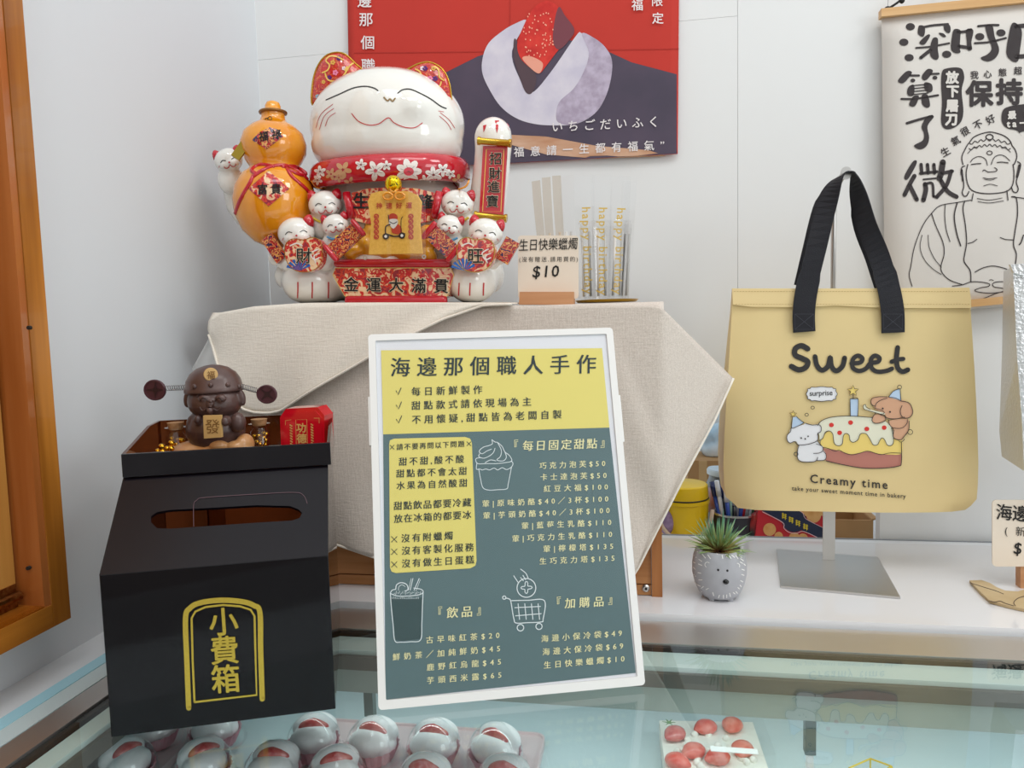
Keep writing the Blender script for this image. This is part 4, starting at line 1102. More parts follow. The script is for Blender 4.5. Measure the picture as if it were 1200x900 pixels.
# ================================================================== tip box
U3 = Vector((.93, .368, 0)).normalized(); V3 = Vector((-U3.y, U3.x, 0)); O3 = Vector((-.429, .517, GZ+.0008))
def TB(u, v, z): return O3+U3*u+V3*v+Vector((0, 0, z))
MT = Matrix(((U3.x, V3.x, 0, O3.x), (U3.y, V3.y, 0, O3.y), (0, 0, 1, O3.z), (0, 0, 0, 1)))
ACB = mat('acrylic_black', '0d090d', rough=.06, spec=.28, coat=0, bump=0)
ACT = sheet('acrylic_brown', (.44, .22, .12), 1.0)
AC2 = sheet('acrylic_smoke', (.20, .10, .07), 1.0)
tb = thing('tip_box', 'dark brown acrylic box with slot, open top tray and gold emblem on its front', 'box', TB(.09, .1, 0))
WB, DB = .1775, .20
zA, zB, vB, zC = .135, .198, .078, .2195
th = .003
obj('front_wall', box(B(), (0, 0, 0), (WB, th, zA), MT), ACB, tb, bevel=.0006)
# sloping panel with the slot
sv = Vector((0, vB, zB-zA)); sl_ = sv.length; svd = V3*vB/sl_+Vector((0, 0, (zB-zA)/sl_)); nrm = U3.cross(svd)
sps = Pl(TB(0, 0, zA), nrm)
def loc2(px, py):
    q = sps(px, py)-TB(0, 0, zA); return q.dot(U3), q.dot(svd)
slot = [loc2(x, y) for x, y in [(184, 600), (200, 597.5), (250, 595), (300, 592), (340, 593), (350, 597), (354, 601), (351, 607), (342, 610), (300, 612.5), (250, 616), (200, 619.5), (184, 619), (177, 612), (177, 605)]]
hole = slot if True else None
fn = lambda u, v, w: TB(0, 0, zA)+U3*u+svd*v-nrm*w
ACS = mat('acrylic_black_scuffed', '120e14', rough=.25, spec=.3, coat=0, bump=.1, bs=80, stretch=(.1, 1, 1))
obj('sloping_panel', hole_plate(B(), [(0, 0), (WB, 0), (WB, sl_), (0, sl_)], [hole], fn, th), ACS, tb)
D('slot_flap_edge', [stroke([(227, 617), (227, 592), (231, 586), (240, 583), (300, 579), (345, 577), (356, 581), (360, 590)], .7)], sps, .0006, mat('acrylic_edge', '5a4048', rough=.3), tb)
for u0 in (0, WB-th):
    poly = [(th, 0), (DB, 0), (DB, zB), (vB, zB), (th, zA+.002)]
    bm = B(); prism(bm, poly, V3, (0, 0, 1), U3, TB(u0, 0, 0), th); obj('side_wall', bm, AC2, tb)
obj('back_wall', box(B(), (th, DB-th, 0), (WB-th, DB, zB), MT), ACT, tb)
obj('base', box(B(), (th, th, 0), (WB-th, DB-th, th), MT), ACB, tb)
obj('inner_divider', box(B(), (.062, .11, th), (.0635, DB-th-.001, .19), MT), ACT, tb)
# tray on top
tw0, tw1 = .0003, .1805
tf = vB-.003
obj('tray_floor', box(B(), (tw0+.0031, tf+.0031, zB+.0005), (tw1-.0031, DB+.003, zB+.0035), MT), mat('tray_floor_brown', '3a1c10', rough=.1, coat=.3), tb)
obj('tray_front', box(B(), (tw0, tf, zB+.0005), (tw1, tf+th, zC), MT), mat('acrylic_front', '121017', rough=.05), tb, bevel=.0005)
obj('tray_back', box(B(), (tw0, DB+.0031, zB+.0005), (tw1, DB+.006, .233), MT), ACT, tb)
for u0 in (tw0, tw1-th):
    bm = B(); prism(bm, [(tf+th, zB+.0005), (DB+.003, zB+.0005), (DB+.003, .233), (DB-.035, .233), (tf+th, zC)], V3, (0, 0, 1), U3, TB(u0, 0, 0), th); obj('tray_side', bm, ACT, tb)
# gold emblem
GE = mat('emblem_gold', 'd6b74a', rough=.25, metal=.75)
fs = Pl(TB(0, 0, 0), V3)
C4 = crop(110, 600, 3.213)
D('emblem_arch', [stroke(C4([(357, 738), (350, 560), (345, 400), (362, 362), (400, 342), (480, 332), (560, 338), (602, 352), (625, 378), (628, 520), (634, 704)]), 6.2)], fs, .0005, GE, tb)
D('emblem_frame', [stroke(C4([(379, 716), (372, 560), (368, 400), (382, 375), (420, 358), (485, 350), (550, 355), (590, 368), (605, 392), (608, 520), (613, 689), (379, 716)]), 2.4, False)], fs, .0005, GE, tb)
e_ = text('小', 243, 741.5, 284, 738, 42, 0, .02)
TX([vtext('小費箱', [(262, 729), (263, 762.5), (264.5, 796)], 35, .03, 1, -.07)], fs, .0006, GE, tb)
# ---- on the tray
ZTR = O3.z+zB+.0036
WAL = mat('walnut_brown', '5c443f', rough=.35, c2='48322e', vs=60, stretch=(1, 1, .15), coat=.1)
WAN = mat('maple_tan', 'caa468', rough=.45)
gp = onY(254, 520, 1); yg = TB(.08, .135, 0).y
fg = thing('bobble_figurine', 'carved dark wood money god figurine with spring mounted coins standing in the box tray', 'figurine', (onY(256, 500, yg).x, yg, ZTR))
bm = B(); E(bm, 253, 503, yg, 34, 31, 30, 0); E(bm, 228, 497, yg-.012, 9, 12, 9); E(bm, 279, 495, yg-.012, 9, 12, 9); E(bm, 232, 492, yg-.024, 5, 6, 5); E(bm, 264, 494, yg-.030, 5, 6, 5)
E(bm, 265, 493, yg-.026, 6, 6.5, 6)
fb = remesh(bm, .0011, 'body', WAL, fg, 4)
bm = B(); E(bm, 252, 470, yg-.004, 31.5, 23, 28); E(bm, 220, 468, yg-.002, 5, 10, 4, 8); E(bm, 283, 466, yg-.002, 5, 10, 4, -8); E(bm, 247, 473, yg-.026, 4.5, 4.5, 4)
E(bm, 239, 467, yg-.0245, 7, 5, 5); E(bm, 259, 467, yg-.0245, 7, 5, 5)
hd = remesh(bm, .0010, 'head', WAL, fg, 3); hds = Ms([hd], yg)
bm = B()
kk = onY(250, 455, yg).dot(FW)/F; hc = onY(251, 457, yg-.002)
lathe(bm, [(33.5*kk, -2*kk), (34*kk, 0), (33.4*kk, 3*kk), (32.6*kk, 4*kk), (31*kk, 12*kk), (26*kk, 20*kk), (18*kk, 26*kk), (9*kk, 29*kk), (0, 30*kk)], hc, Matrix.Rotation(math.radians(-2), 4, 'Y') @ Matrix.Diagonal((1, .9, 1, 1)), 40)
cp = obj('helmet', bm, WAL, fg, True); cps = Ms([cp], yg)
for x_, y_ in ((228, 453), (247, 451), (267, 451), (280, 453)):
    obj('stud', ell(B(), cps(x_, y_, 0), (.0025, .0025, .0025), seg=10), WAL, cp, True)
cpos = cps(247, 439, 0); cn = (Vector((0, 0, 0))-cpos).normalized()
med = obj('medallion', lathe(B(), [(0, 0), (.0064, 0), (.0064, .0018), (.0058, .0024), (0, .0024)], cpos-cn*.0006, Vector((cn.x, cn.y, .18)).to_track_quat('Z', 'Y').to_matrix().to_4x4(), 24), WAN, cp, True, angle=.6)
TX([vtext('福', [(247.3, 439.5)], 10, .02)], Pl(cpos+cn*.0030, cn), .0006, mat('burnt_brown', '7a5524'), med)
laid('eyebrow', [[(230, 466), (234, 461.5), (241, 461)], [(253, 461), (260, 461.5), (265, 466)]], hds, .0008, WAL, hd)
laid('smiling_eye', [[(234, 470), (238, 466), (244, 470)], [(252, 470), (257, 466), (261, 470)]], hds, .0006, mat('walnut_dark', '35221f', rough=.4), hd)
laid('moustache', [[(234, 477), (237, 481), (242, 479), (246, 476), (250, 479), (255, 481), (259, 477)]], hds, .0009, WAL, hd)
obj('nose', ell(B(), hds(247, 470, 0), (.0022, .0022, .0018), seg=12), WAL, hd, True)
bm = B(); b0 = hds(246, 478, 0); lathe(bm, [(.0034, 0), (.0028, -.004), (.001, -.0075), (0, -.008)], b0, None, 12); obj('beard', bm, WAL, hd, True)
ms_ = Pl((0, yg-.034, 0), (0, 1, 0))
mh = plate('wooden_plaque', [(238, 487), (258.5, 486.5), (259.5, 512.5), (239, 514)], yg-.034, .003, WAN, fg, .0004)
TX([vtext('發', [(249, 500)], 18, 0)], ms_, .0006, mat('burnt_brown', '6a4a20'), mh)
CO = mat('coin_maroon', '4a2630', rough=.45); CO2 = mat('coin_groove', '2a1218', rough=.5)
for nm, (cx, cy), (sx0, sy0), (sx1, sy1) in (('l', (182, 457), (195, 455), (219, 454)), ('r', (313, 462), (284, 453), (302, 458))):
    yc = yg-.002; cc_ = onY(cx, cy, yc); kk = cc_.dot(FW)/F; r_ = (14.2 if nm == 'l' else 12.8)*kk
    mm = Matrix.Rotation(PI/2, 4, 'X')
    coin = obj('coin', lathe(B(), [(0, -.001), (r_*.96, -.001), (r_, 0), (r_, .0012), (r_*.95, .0022), (r_*.82, .0022), (r_*.80, .0014), (0, .0014)], cc_, mm @ Matrix.Diagonal((1, .87, 1, 1)), 32), CO, fg, True, angle=.5)
    q_ = Pl((0, yc-.0016, 0), (0, 1, 0)); rr = 11 if nm == 'l' else 10
    rot = 0 if nm == 'l' else .75
    D('coin_relief', [stroke([(cx+rr*.95*math.cos(a+rot), cy+rr*.82*math.sin(a+rot)), (cx+rr*.25*math.cos(a+PI/4+rot), cy+rr*.22*math.sin(a+PI/4+rot)), (cx+rr*.95*math.cos(a+PI/2+rot), cy+rr*.82*math.sin(a+PI/2+rot))], 1.0) for a in (0, PI/2, PI, 3*PI/2)]+[fill([(cx+3.4*math.cos(a*PI/2+rot), cy+3.2*math.sin(a*PI/2+rot)) for a in range(4)])], q_, .0006, CO2, coin)
    a, b = onY(sx0, sy0, yc), onY(sx1, sy1, yc); bm = B(); n = 66; dd = (b-a)
    tube(bm, [a+dd*(i/n)+Vector((0, .0026*math.cos(i*PI/3.6), .0026*math.sin(i*PI/3.6))) for i in range(n+1)], .00035, 5); obj('spring', bm, mat('spring_steel', '8e8e90', rough=.3, metal=.9), fg, True)
bm = B(); random.seed(5)
E(bm, 242, 536, yg-.004, 50, 22, 30); E(bm, 262, 527, yg, 36, 15, 30); E(bm, 287, 521, yg-.006, 10, 13, 14); E(bm, 208, 533, yg-.01, 24, 10, 16)
for i in range(14): E(bm, 208+random.random()*78, 521+random.random()*10, yg-.018+random.random()*.02, 11, 7, 9)
ROOT = mat('carved_root', 'cf9c68', rough=.3, c2='b87c46', vs=40, coat=.3)
rk = remesh(bm, .0012, 'carved_base', ROOT, fg, 3)
for v in rk.data.vertices:
    if v.co.z < 0: v.co.z = .0002
for v in fb.data.vertices: pass
# bottles with gold beads
JG = sheet('jar_glass', (.96, .96, .95), 1.3); CORK = mat('cork', 'b98e62', rough=.8, c2='9a7048', vs=200); NUG = mat('gold_nugget', 'd6a030', rough=.12, metal=1)
for (jx, lab) in ((304, 'small corked glass bottle of gold beads between the figurine and the red box'), (206, 'small corked glass bottle of gold beads left of the figurine')):
    yj = TB((jx-150)/1340*.93, .165 if jx > 250 else .15, 0).y; c_ = onY(jx, 500, yj); c_.z = ZTR; kk = c_.dot(FW)/F
    jt = thing('glass_bottle', lab, 'bottle', c_, 'corked bottles in the box tray')
    ztop = onY(jx, 491 if jx > 250 else 495, yj).z-ZTR; r_ = 12*kk
    obj('bottle', lathe(B(), [(0, .0005), (r_, .0005), (r_, ztop*.60), (r_*.75, ztop*.70), (r_*.78, ztop*.78), (r_*1.02, ztop*.80), (r_*1.02, ztop*.86), (r_*.80, ztop*.87), (r_*.72, ztop*.87), (r_*.66, ztop*.72), (r_*.92, ztop*.60), (r_*.92, .002), (0, .002)], c_, None, 28), JG, jt, True, angle=.8)
    obj('cork', lathe(B(), [(0, ztop*.80), (r_*.62, ztop*.80), (r_*.78, ztop), (0, ztop)], c_, None, 24), CORK, jt, True, angle=.6)
    for i in range(22):
        a = random.random()*6.28; rr = r_*.62*random.random()**.5
        obj('gold_bead', ell(B(), c_+Vector((rr*math.cos(a), rr*math.sin(a), .004+(i/22)*ztop*.42)), (.0026, .0026, .0026), seg=8), NUG, jt, True)
c_ = TB(.028, .12, 0); c_.z = ZTR
nt_ = thing('gold_beads', 'little heap of gold beads in the left corner of the box tray', 'beads', c_)
for i in range(14):
    a = random.random()*6.28; rr = .011*random.random()**.5
    obj('gold_bead', ell(B(), c_+Vector((rr*math.cos(a)*.8, rr*math.sin(a), .003+.0048*(i//4))), (.0034, .003, .003), seg=10), NUG, nt_, True)
# red box
yr = TB(.155, .15, 0).y
rb = thing('red_box', 'glossy red charity tin with gold lettering standing in the box tray', 'tin', (onY(354, 520, yr).x, yr, ZTR))
REDG = mat('red_gloss', 'e01428', rough=.1, coat=.7)
zb_ = ZTR+.0004
Pr = [(328, 489), (335, 479), (372, 477), (380, 487), (381, 534), (330, 536)]
r1 = plate('case', Pr, yr, .022, REDG, rb, .0012)
for v in r1.data.vertices: v.co.z = max(v.co.z, .0004)
r2 = plate('raised_panel', [(331, 492), (337, 484), (370, 482), (377, 490), (378, 531), (333, 533)], yr-.0012, .003, REDG, rb, .0006)
for v in r2.data.vertices: v.co.z = max(v.co.z, .0004)
rs = Pl((0, yr-.0012, 0), (0, 1, 0)); GTX = mat('gilt', 'f0c070', rough=.4)
TX([vtext('功德箱', [(353, 501.5), (353.5, 514), (354, 526)], 12, .045)], rs, .0006, GTX, rb)
D('gilt_frame', [stroke([(346.5, 492), (359.5, 491.5), (360.5, 531), (347.5, 532)], .5, False, True), stroke([(334.5, 498), (334.5, 493), (341, 492)], .5, False), stroke([(368, 490), (374, 490), (374, 496)], .5, False)], rs, .0006, GTX, rb)
D('gilt_rows', [stroke([(340+.08*q_, 498+3.1*q_), (342+.08*q_, 499.4+3.1*q_)], 1.5, False) for q_ in range(10)]+[stroke([(364.5+.08*q_, 497+3.1*q_), (366.5+.08*q_, 498.4+3.1*q_)], 1.5, False) for q_ in range(11)], rs, .0006, GTX, rb)

# ================================================================== menu board
bL, bR = Vector((-.224, .579, GZ+.0005)), Vector((-.003, .650, GZ+.0005))
UX = (bR-bL).normalized(); VB = Vector((-UX.y, UX.x, 0)); ln_ = math.radians(16)
UZ = Vector((0, 0, 1))*math.cos(ln_)+VB*math.sin(ln_); NB = VB*math.cos(ln_)-Vector((0, 0, 1))*math.sin(ln_)
bL = bL+Vector((0, 0, .0035))
BW, BH = .2335, .3285
mb_ = thing('menu_board', 'white framed menu board with yellow and slate green print, leaning on the glass top', 'menu board', bL+UX*BW/2)
def MBp(u, v, w): return bL+UX*u+UZ*v+NB*w
MM = Matrix(((UX.x, UZ.x, NB.x, bL.x), (UX.y, UZ.y, NB.y, bL.y), (UX.z, UZ.z, NB.z, bL.z), (0, 0, 0, 1)))
FRM = mat('frame_white', 'ebe9e6', rough=.35)
outer = rrect(0, 0, BW, BH, .0035); 
bm = B(); hole_plate(bm, outer, [rrect(.0065, .0075, BW-.0065, BH-.0060, .001)], MBp, .011); obj('frame', bm, FRM, mb_)
obj('backing', box(B(), (.006, .007, .003), (BW-.006, BH-.0055, .010), MM), FRM, mb_)
obj('mount', box(B(), (.0066, .0076, .0018), (BW-.0066, BH-.0061, .003), MM), mat('mount_white', 'e2e3e8', rough=.3), mb_)
for u0, v0 in ((-.0018, .225), (BW-.0002, .217)):
    obj('side_clip', box(B(), (u0, v0, .001), (u0+.002, v0+.045, .010), MM), FRM, mb_, bevel=.0004)
bm = B(); a_ = MBp(BW/2, .2, .012); b_ = a_+VB*.055; b_.z = GZ+.0012
ribbon(bm, [a_, b_], [UX, UX], .05, .003); obj('rear_strut', bm, FRM, mb_)
mp2 = Pl(MBp(0, 0, .0018), NB)
SG_ = mat('menu_slate', '587073', rough=.45); YL_ = mat('menu_yellow', 'e2d474', rough=.45); CR_ = mat('menu_cream', 'efe9b4', rough=.45); MI = mat('menu_ink', '1e3034', rough=.45); ML = mat('menu_line', 'dfe8ea', rough=.45)
D('green_print', [fill([(449, 508), (714, 500), (745, 788.5), (452, 820)])], mp2, .0004, SG_, mb_)
D('yellow_print', [fill([(446.5, 410.5), (705.5, 408), (714.2, 501), (449, 509)])], mp2, .0005, YL_, mb_)
D('yellow_panel', [fill([(456, 521), (457, 516), (462, 514), (545, 512), (551, 514), (553, 519), (558.5, 657), (557, 663), (551, 666), (464, 671.5), (459, 670), (457, 665)])], mp2, .0008, YL_, mb_)
def LN(s, x0, y0, x1, y1, em, lean): return text(s, x0, y0, x1, y1, em, lean, 0, True)
C5 = crop(430, 390, 4)
TX([LN('海邊那個職人手作', 457, 439.5, 699, 435.5, 24, -.02)], mp2, .0010, MI, mb_)
TX([LN('每日新鮮製作', 482, 463, 565.5, 460.5, 11, 0), LN('甜點款式請依現場為主', 482, 479.5, 623, 474.5, 11, 0), LN('不用懷疑,甜點皆為老闆自製', 482.5, 496, 658.5, 489.5, 11, 0)], mp2, .0010, MI, mb_)
D('tick_mark', [stroke(C5(p), .9, False) for p in ([(137, 272), (146, 290), (160, 258)], [(138, 339), (148, 357), (162, 324)], [(138, 405), (148, 423), (163, 389)])], mp2, .0010, MI, mb_)
C6 = crop(430, 500, 4.737)
cross = lambda x, y, r: [stroke([(x-r, y-r), (x+r, y+r)], .7, False), stroke([(x-r, y+r), (x+r, y-r)], .7, False)]
D('cross_mark', cross(459.5, 524, 2.4)+cross(549.5, 520, 2.4)+cross(462, 632, 3.3)+cross(462, 646.5, 3.3)+cross(462, 661.5, 3.3), mp2, .0012, MI, mb_)
TX([LN('請不要再問以下問題', 464.5, 527, 544.5, 523, 8, 0), LN('甜不甜,酸不酸', 467, 545, 544, 541.5, 10.2, 0), LN('甜點都不會太甜', 464, 559, 547.5, 555.5, 10.2, 0), LN('水果為自然酸甜', 464.5, 573, 548, 569.5, 10.2, 0),
    LN('甜點飲品都要冷藏', 461, 597, 552.5, 592.5, 10.6, 0), LN('放在冰箱的都要冰', 461.5, 612, 552.5, 607, 10.6, 0), LN('沒有附蠟燭', 470, 635, 531, 631.5, 10.6, 0), LN('沒有客製化服務', 470.5, 649.5, 555.5, 645, 10.6, 0), LN('沒有做生日蛋糕', 470.5, 664.5, 556, 659.5, 10.6, 0)], mp2, .0012, MI, mb_)
C7 = crop(560, 500, 4.737)
TX([LN('每日固定甜點', 612, 527.5, 700, 524.5, 13, -.05), LN('巧克力泡芙$50', 632, 549, 709.5, 546, 8.6, 0), LN('卡士達泡芙$50', 633, 562.5, 711, 560, 8.6, 0), LN('紅豆大福$100', 637, 576, 712.5, 573.5, 8.6, 0),
    LN('葷|原味奶酪$40／3杯$100', 565, 593.5, 713, 587.5, 8.6, 0), LN('葷|芋頭奶酪$40／3杯$100', 566, 607.5, 714.5, 601, 8.6, 0), LN('葷|藍莓生乳酪$110', 611, 619.5, 716.5, 615, 8.6, 0), LN('葷|巧克力生乳酪$110', 600, 634.5, 717.5, 629, 8.6, 0),
    LN('葷|檸檬塔$135', 636.5, 646.5, 719, 643, 8.6, 0), LN('生巧克力塔$135', 632, 661, 720.5, 657, 8.6, 0),
    LN('飲品', 523, 723.5, 554, 721.5, 14, -.03), LN('加購品', 661.5, 712, 708, 709.5, 13, -.05), LN('古早味紅茶$20', 499, 753.5, 585.5, 747.5, 9, 0), LN('鮮奶茶／加純鮮奶$45', 460, 773.5, 586.5, 763, 9, 0), LN('鹿野紅烏龍$45', 500, 785.5, 587.5, 778.5, 9, 0), LN('芋頭西米露$65', 500, 801, 588, 794, 9, 0),
    LN('海邊小保冷袋$49', 634, 752, 729, 745, 9, 0), LN('海邊大保冷袋$69', 635.5, 767.5, 730.5, 760, 9, 0), LN('生日快樂蠟燭$10', 637, 783, 732, 775, 9, 0)], mp2, .0010, CR_, mb_)
def brk(x, y, h, o):
    s = 1 if o else -1
    return [stroke([(x+s*4, y-h/2), (x, y-h/2), (x+.3*s, y+h*.25 if o else y+h/2)] if o else [(x, y-h*.25), (x, y+h/2), (x-4, y+h/2)], .7, False), stroke([(x+4, y-h/2+1.8), (x+1.9, y-h/2+1.8), (x+2, y+h*.25), (x, y+h*.25)] if o else [(x, y-h*.25), (x-1.9, y-h*.25), (x-1.9, y+h/2-1.8), (x-4, y+h/2-1.8)], .7, False)]
D('bracket_mark', brk(603, 521, 11, True)+brk(708, 519, 11, False)+brk(514, 717, 12, True)+brk(563, 715, 12, False)+brk(653, 705, 11, True)+brk(717, 703, 11, False), mp2, .0010, CR_, mb_)
# drawings on the menu
D('cupcake_drawing', [stroke(C7(p), .8) for p in ([(5, 235), (15, 290), (28, 338), (60, 352), (110, 350), (160, 345), (168, 320), (178, 270), (187, 222)], [(-5, 200), (-8, 235), (10, 235), (25, 240), (45, 235), (65, 240), (90, 230), (110, 240), (135, 228), (160, 238), (185, 225), (195, 205), (185, 190)], [(78, 72), (95, 85), (110, 88), (135, 110), (150, 140), (175, 160), (188, 190), (150, 200), (100, 205), (50, 205), (0, 205), (-12, 185), (-5, 175), (20, 172)], [(78, 72), (80, 95), (60, 105), (35, 112), (15, 125), (8, 140), (25, 150), (50, 135), (75, 125)], [(10, 150), (5, 165), (30, 175), (60, 165), (85, 145), (95, 120)], [(110, 90), (130, 130), (125, 165), (105, 185), (140, 190), (158, 170), (150, 140)], [(40, 200), (70, 185), (100, 190)])], mp2, .0010, ML, mb_)
C8 = crop(430, 660, 4.737)
D('glass_drawing', [stroke(C8(p), 1.0) for p in ([(130, 165), (135, 240), (145, 340), (155, 430), (190, 438), (240, 436), (298, 425), (305, 330), (308, 240), (312, 160)], [(130, 168), (170, 182), (230, 182), (290, 175), (312, 160), (300, 145), (260, 138)], [(130, 165), (140, 150), (158, 145)])]+[stroke(C8([(240, 150), (255, 85)]), .9), stroke(C8([(230, 150), (246, 85)]), .6), stroke(C8([(262, 150), (290, 85)]), .9), stroke(C8([(272, 155), (296, 92)]), .5), stroke(C8([(160, 145), (165, 120), (190, 108), (220, 118), (228, 145), (210, 155)]), 1.1), stroke(C8([(175, 150), (178, 130), (195, 120), (212, 130)]), .6)]+
  [stroke(C8([(150+i*9, 170+6*math.sin(i*2)), (155+i*9, 160+6*math.cos(i*3))]), .5, False) for i in range(17)]+[stroke(C8([(140+i*9, 190+4*math.sin(i*5)), (143+i*9, 198)]), .5, False) for i in range(17)], mp2, .0010, ML, mb_)
D('glass_fill_print', [fill(C8([(135, 190), (230, 200), (306, 190), (300, 420), (190, 432), (158, 425)]))], mp2, .0006, mat('menu_slate_dark', '3a5052', rough=.45), mb_)
C9 = crop(570, 660, 4.737)
circ = lambda x, y, r: [(x+r*math.cos(a*PI/6), y+r*math.sin(a*PI/6)) for a in range(12)]
D('trolley_drawing', [stroke(C9([(110, 194), (125, 198), (135, 210), (145, 270), (153, 310), (165, 332), (230, 330), (305, 326), (315, 310), (322, 208), (230, 206), (140, 208)]), 1.1)]+[stroke(C9([(x, 225), (x+8, 312)]), 1.0, False) for x in (176, 213, 250, 287)]+[stroke(C9([(158, 247), (300, 240)]), 1.0, False), stroke(C9([(162, 292), (304, 280)]), 1.0, False)]+
  [stroke(C9(circ(*q)), 1.1, True, True) for q in ((99, 191, 9), (189, 358, 18), (292, 351, 17), (222, 137, 52))]+[stroke(C9([(215, 110), (218, 103), (226, 103), (230, 112), (230, 126), (246, 128), (254, 134), (246, 142), (231, 145), (229, 160), (222, 168), (214, 160), (213, 146), (198, 143), (192, 137), (198, 130), (213, 127)]), 1.0, True, True), stroke(C9([(152, 70), (175, 105)]), 1), stroke(C9([(190, 33), (218, 55), (232, 82)]), 1), stroke(C9([(190, 80), (205, 97)]), 1), stroke(C9([(203, 68), (218, 92)]), 1)], mp2, .0010, ML, mb_)
obj('clear_cover', box(B(), (.0068, .0080, -.0004), (BW-.0068, BH-.0063, 0), MM), sheet('cover_sheet', (.99, .99, .99), .2, .02), mb_)

# ================================================================== planter
pz = -.325; pc_ = onZ(843, 707, pz); yp = .872; kk = onY(843, 672, yp).dot(FW)/F; pc_ = Vector((onY(843, 690, yp).x, yp, pz+.0004))
CEM = mat('cement_grey', 'b0b0b5', rough=.75, var=.08, vs=60, bump=.2, bs=200)
pt = thing('hedgehog_planter', 'grey cement hedgehog shaped pot with a spiky artificial succulent', 'planter', pc_)
zt = onY(843, 642, yp).z-pz
bm = B(); f_ = lambda t: t*zt
lathe(bm, [(0, f_(.05)), (21*kk, f_(.05)), (24*kk, f_(.12)), (28.5*kk, f_(.3)), (31*kk, f_(.5)), (31*kk, f_(.68)), (29.5*kk, f_(.85)), (27*kk, f_(.97)), (25.5*kk, f_(1)), (23.5*kk, f_(1)), (23*kk, f_(.9)), (0, f_(.88))], pc_, None, 48)
for a in (-2.2, -.9, .9, 2.2):
    lathe(bm, [(0, 0), (3.4*kk, 0), (4.6*kk, f_(.08)), (4*kk, f_(.14)), (0, f_(.14))], pc_+Vector((17*kk*math.cos(a), 17*kk*math.sin(a), 0)), None, 12)
pot = obj('pot', bm, CEM, pt, True, angle=1.0); pts_ = Ms([pot], yp)
C10 = crop(780, 580, 6.425); WM = mat('painted_white', 'ecebe8', rough=.6)
dash = []
random.seed(2)
for (x0, y0, x1, y1) in [(235, 395, 252, 408), (222, 420, 240, 428), (212, 455, 230, 470), (250, 485, 272, 500), (208, 505, 222, 512), (248, 520, 272, 530), (210, 545, 222, 560), (243, 585, 265, 590), (212, 600, 226, 612), (250, 640, 274, 640), (222, 660, 236, 672), (242, 678, 262, 688), (268, 703, 284, 690), (305, 712, 322, 703), (256, 722, 270, 730), (355, 735, 362, 758), (278, 410, 295, 422), (275, 445, 300, 475), (318, 452, 338, 480), (405, 755, 398, 775), (435, 755, 436, 778), (460, 752, 460, 774), (482, 740, 488, 765), (510, 735, 522, 745), (530, 728, 540, 740), (545, 698, 556, 708), (560, 680, 570, 690), (565, 645, 582, 655), (574, 600, 590, 605), (575, 560, 592, 566), (590, 520, 600, 530), (565, 480, 585, 495), (562, 505, 580, 515), (530, 458, 545, 480), (498, 455, 520, 470), (480, 458, 492, 478), (455, 450, 460, 468), (425, 455, 430, 478), (372, 430, 388, 445), (568, 420, 578, 435), (556, 455, 572, 470), (405, 790, 408, 802), (446, 795, 450, 803), (475, 795, 480, 803), (355, 795, 360, 812), (290, 765, 296, 775)]:
    dash.append(stroke(C10([(x0, y0), (x1, y1)]), 1.15, False))
D('painted_quills', dash, pts_, .0005, WM, pot)['kind'] = 'stuff'
D('ear_mark', [stroke(C10([(305, 543), (296, 528), (300, 512), (315, 506), (328, 512)]), .9)], pts_, .0005, WM, pot)
D('ear_mark', [stroke(C10([(540, 515), (550, 518), (558, 530), (556, 543)]), .9)], pts_, .0005, WM, pot)
for x_, y_ in ((396, 565), (465, 570)): obj('eye', ell(B(), pts_(*C10([(x_, y_)])[0], 0), (.0013, .0009, .0013), seg=12), INK, pot, True)
obj('nose', ell(B(), pts_(*C10([(454, 655)])[0], .001), (.0034, .0026, .0028), seg=16), mat('gloss_black', '101010', rough=.15), pot, True)
def leafmat():
    m = mat('succulent_leaf', '6f9a58', rough=.45); nt = m.node_tree; b = nt.nodes['Principled BSDF']
    at = nt.nodes.new('ShaderNodeVertexColor'); at.layer_name = 'col'; nt.links.new(at.outputs[0], b.inputs['Base Color']); return m
LM = leafmat(); bm = B(); cl = bm.loops.layers.color.new('col')
top0 = pc_+Vector((0, 0, zt*.92)); random.seed(9)
BASEc, MIDc, TIPc = lin('a04a40'), lin('a4b468'), lin('5a9478')
for i in range(120):
    az = random.random()*2*PI; el = math.radians(12+72*random.random()**.8); L = (50*kk)*(.65+.35*random.random())*(1.0 if el > .5 else .8)
    dv = Vector((math.cos(az)*math.cos(el), math.sin(az)*math.cos(el), math.sin(el))); sd_v = Vector((-math.sin(az), math.cos(az), 0)); rows = []
    st = top0+Vector((math.cos(az)*5*kk, math.sin(az)*5*kk, 0))
    for t in (0, .3, .6, .85, 1):
        p = st+dv*L*t+Vector((0, 0, -.35*L*t*t*math.cos(el)*.5)); wv = 2.3*kk*(1-t**2.2)*.9+.00005
        rows.append((bm.verts.new(p-sd_v*wv), bm.verts.new(p+dv.cross(sd_v)*wv*.6), bm.verts.new(p+sd_v*wv), t))
    for a, b in zip(rows, rows[1:]):
        for q in ((a[0], a[1], b[1], b[0]), (a[1], a[2], b[2], b[1])):
            fc = bm.faces.new(q)
            for l in fc.loops:
                t = a[3] if l.vert in a[:3] else b[3]; t = min(1, t*(.7+.5*(el/1.4)))
                c = [BASEc[z]*(1-t/.45)+MIDc[z]*t/.45 if t < .45 else MIDc[z]*(1-(t-.45)/.55)+TIPc[z]*(t-.45)/.55 for z in range(3)]
                f2 = lambda v: 12.92*v if v < .0031 else 1.055*v**(1/2.4)-.055
                l[cl] = [f2(max(0, v)) for v in c]+[1]
me = bpy.data.meshes.new('foliage'); bm.to_mesh(me); bm.free()
fo = link('foliage', me, LM, pt); fo['kind'] = 'stuff'
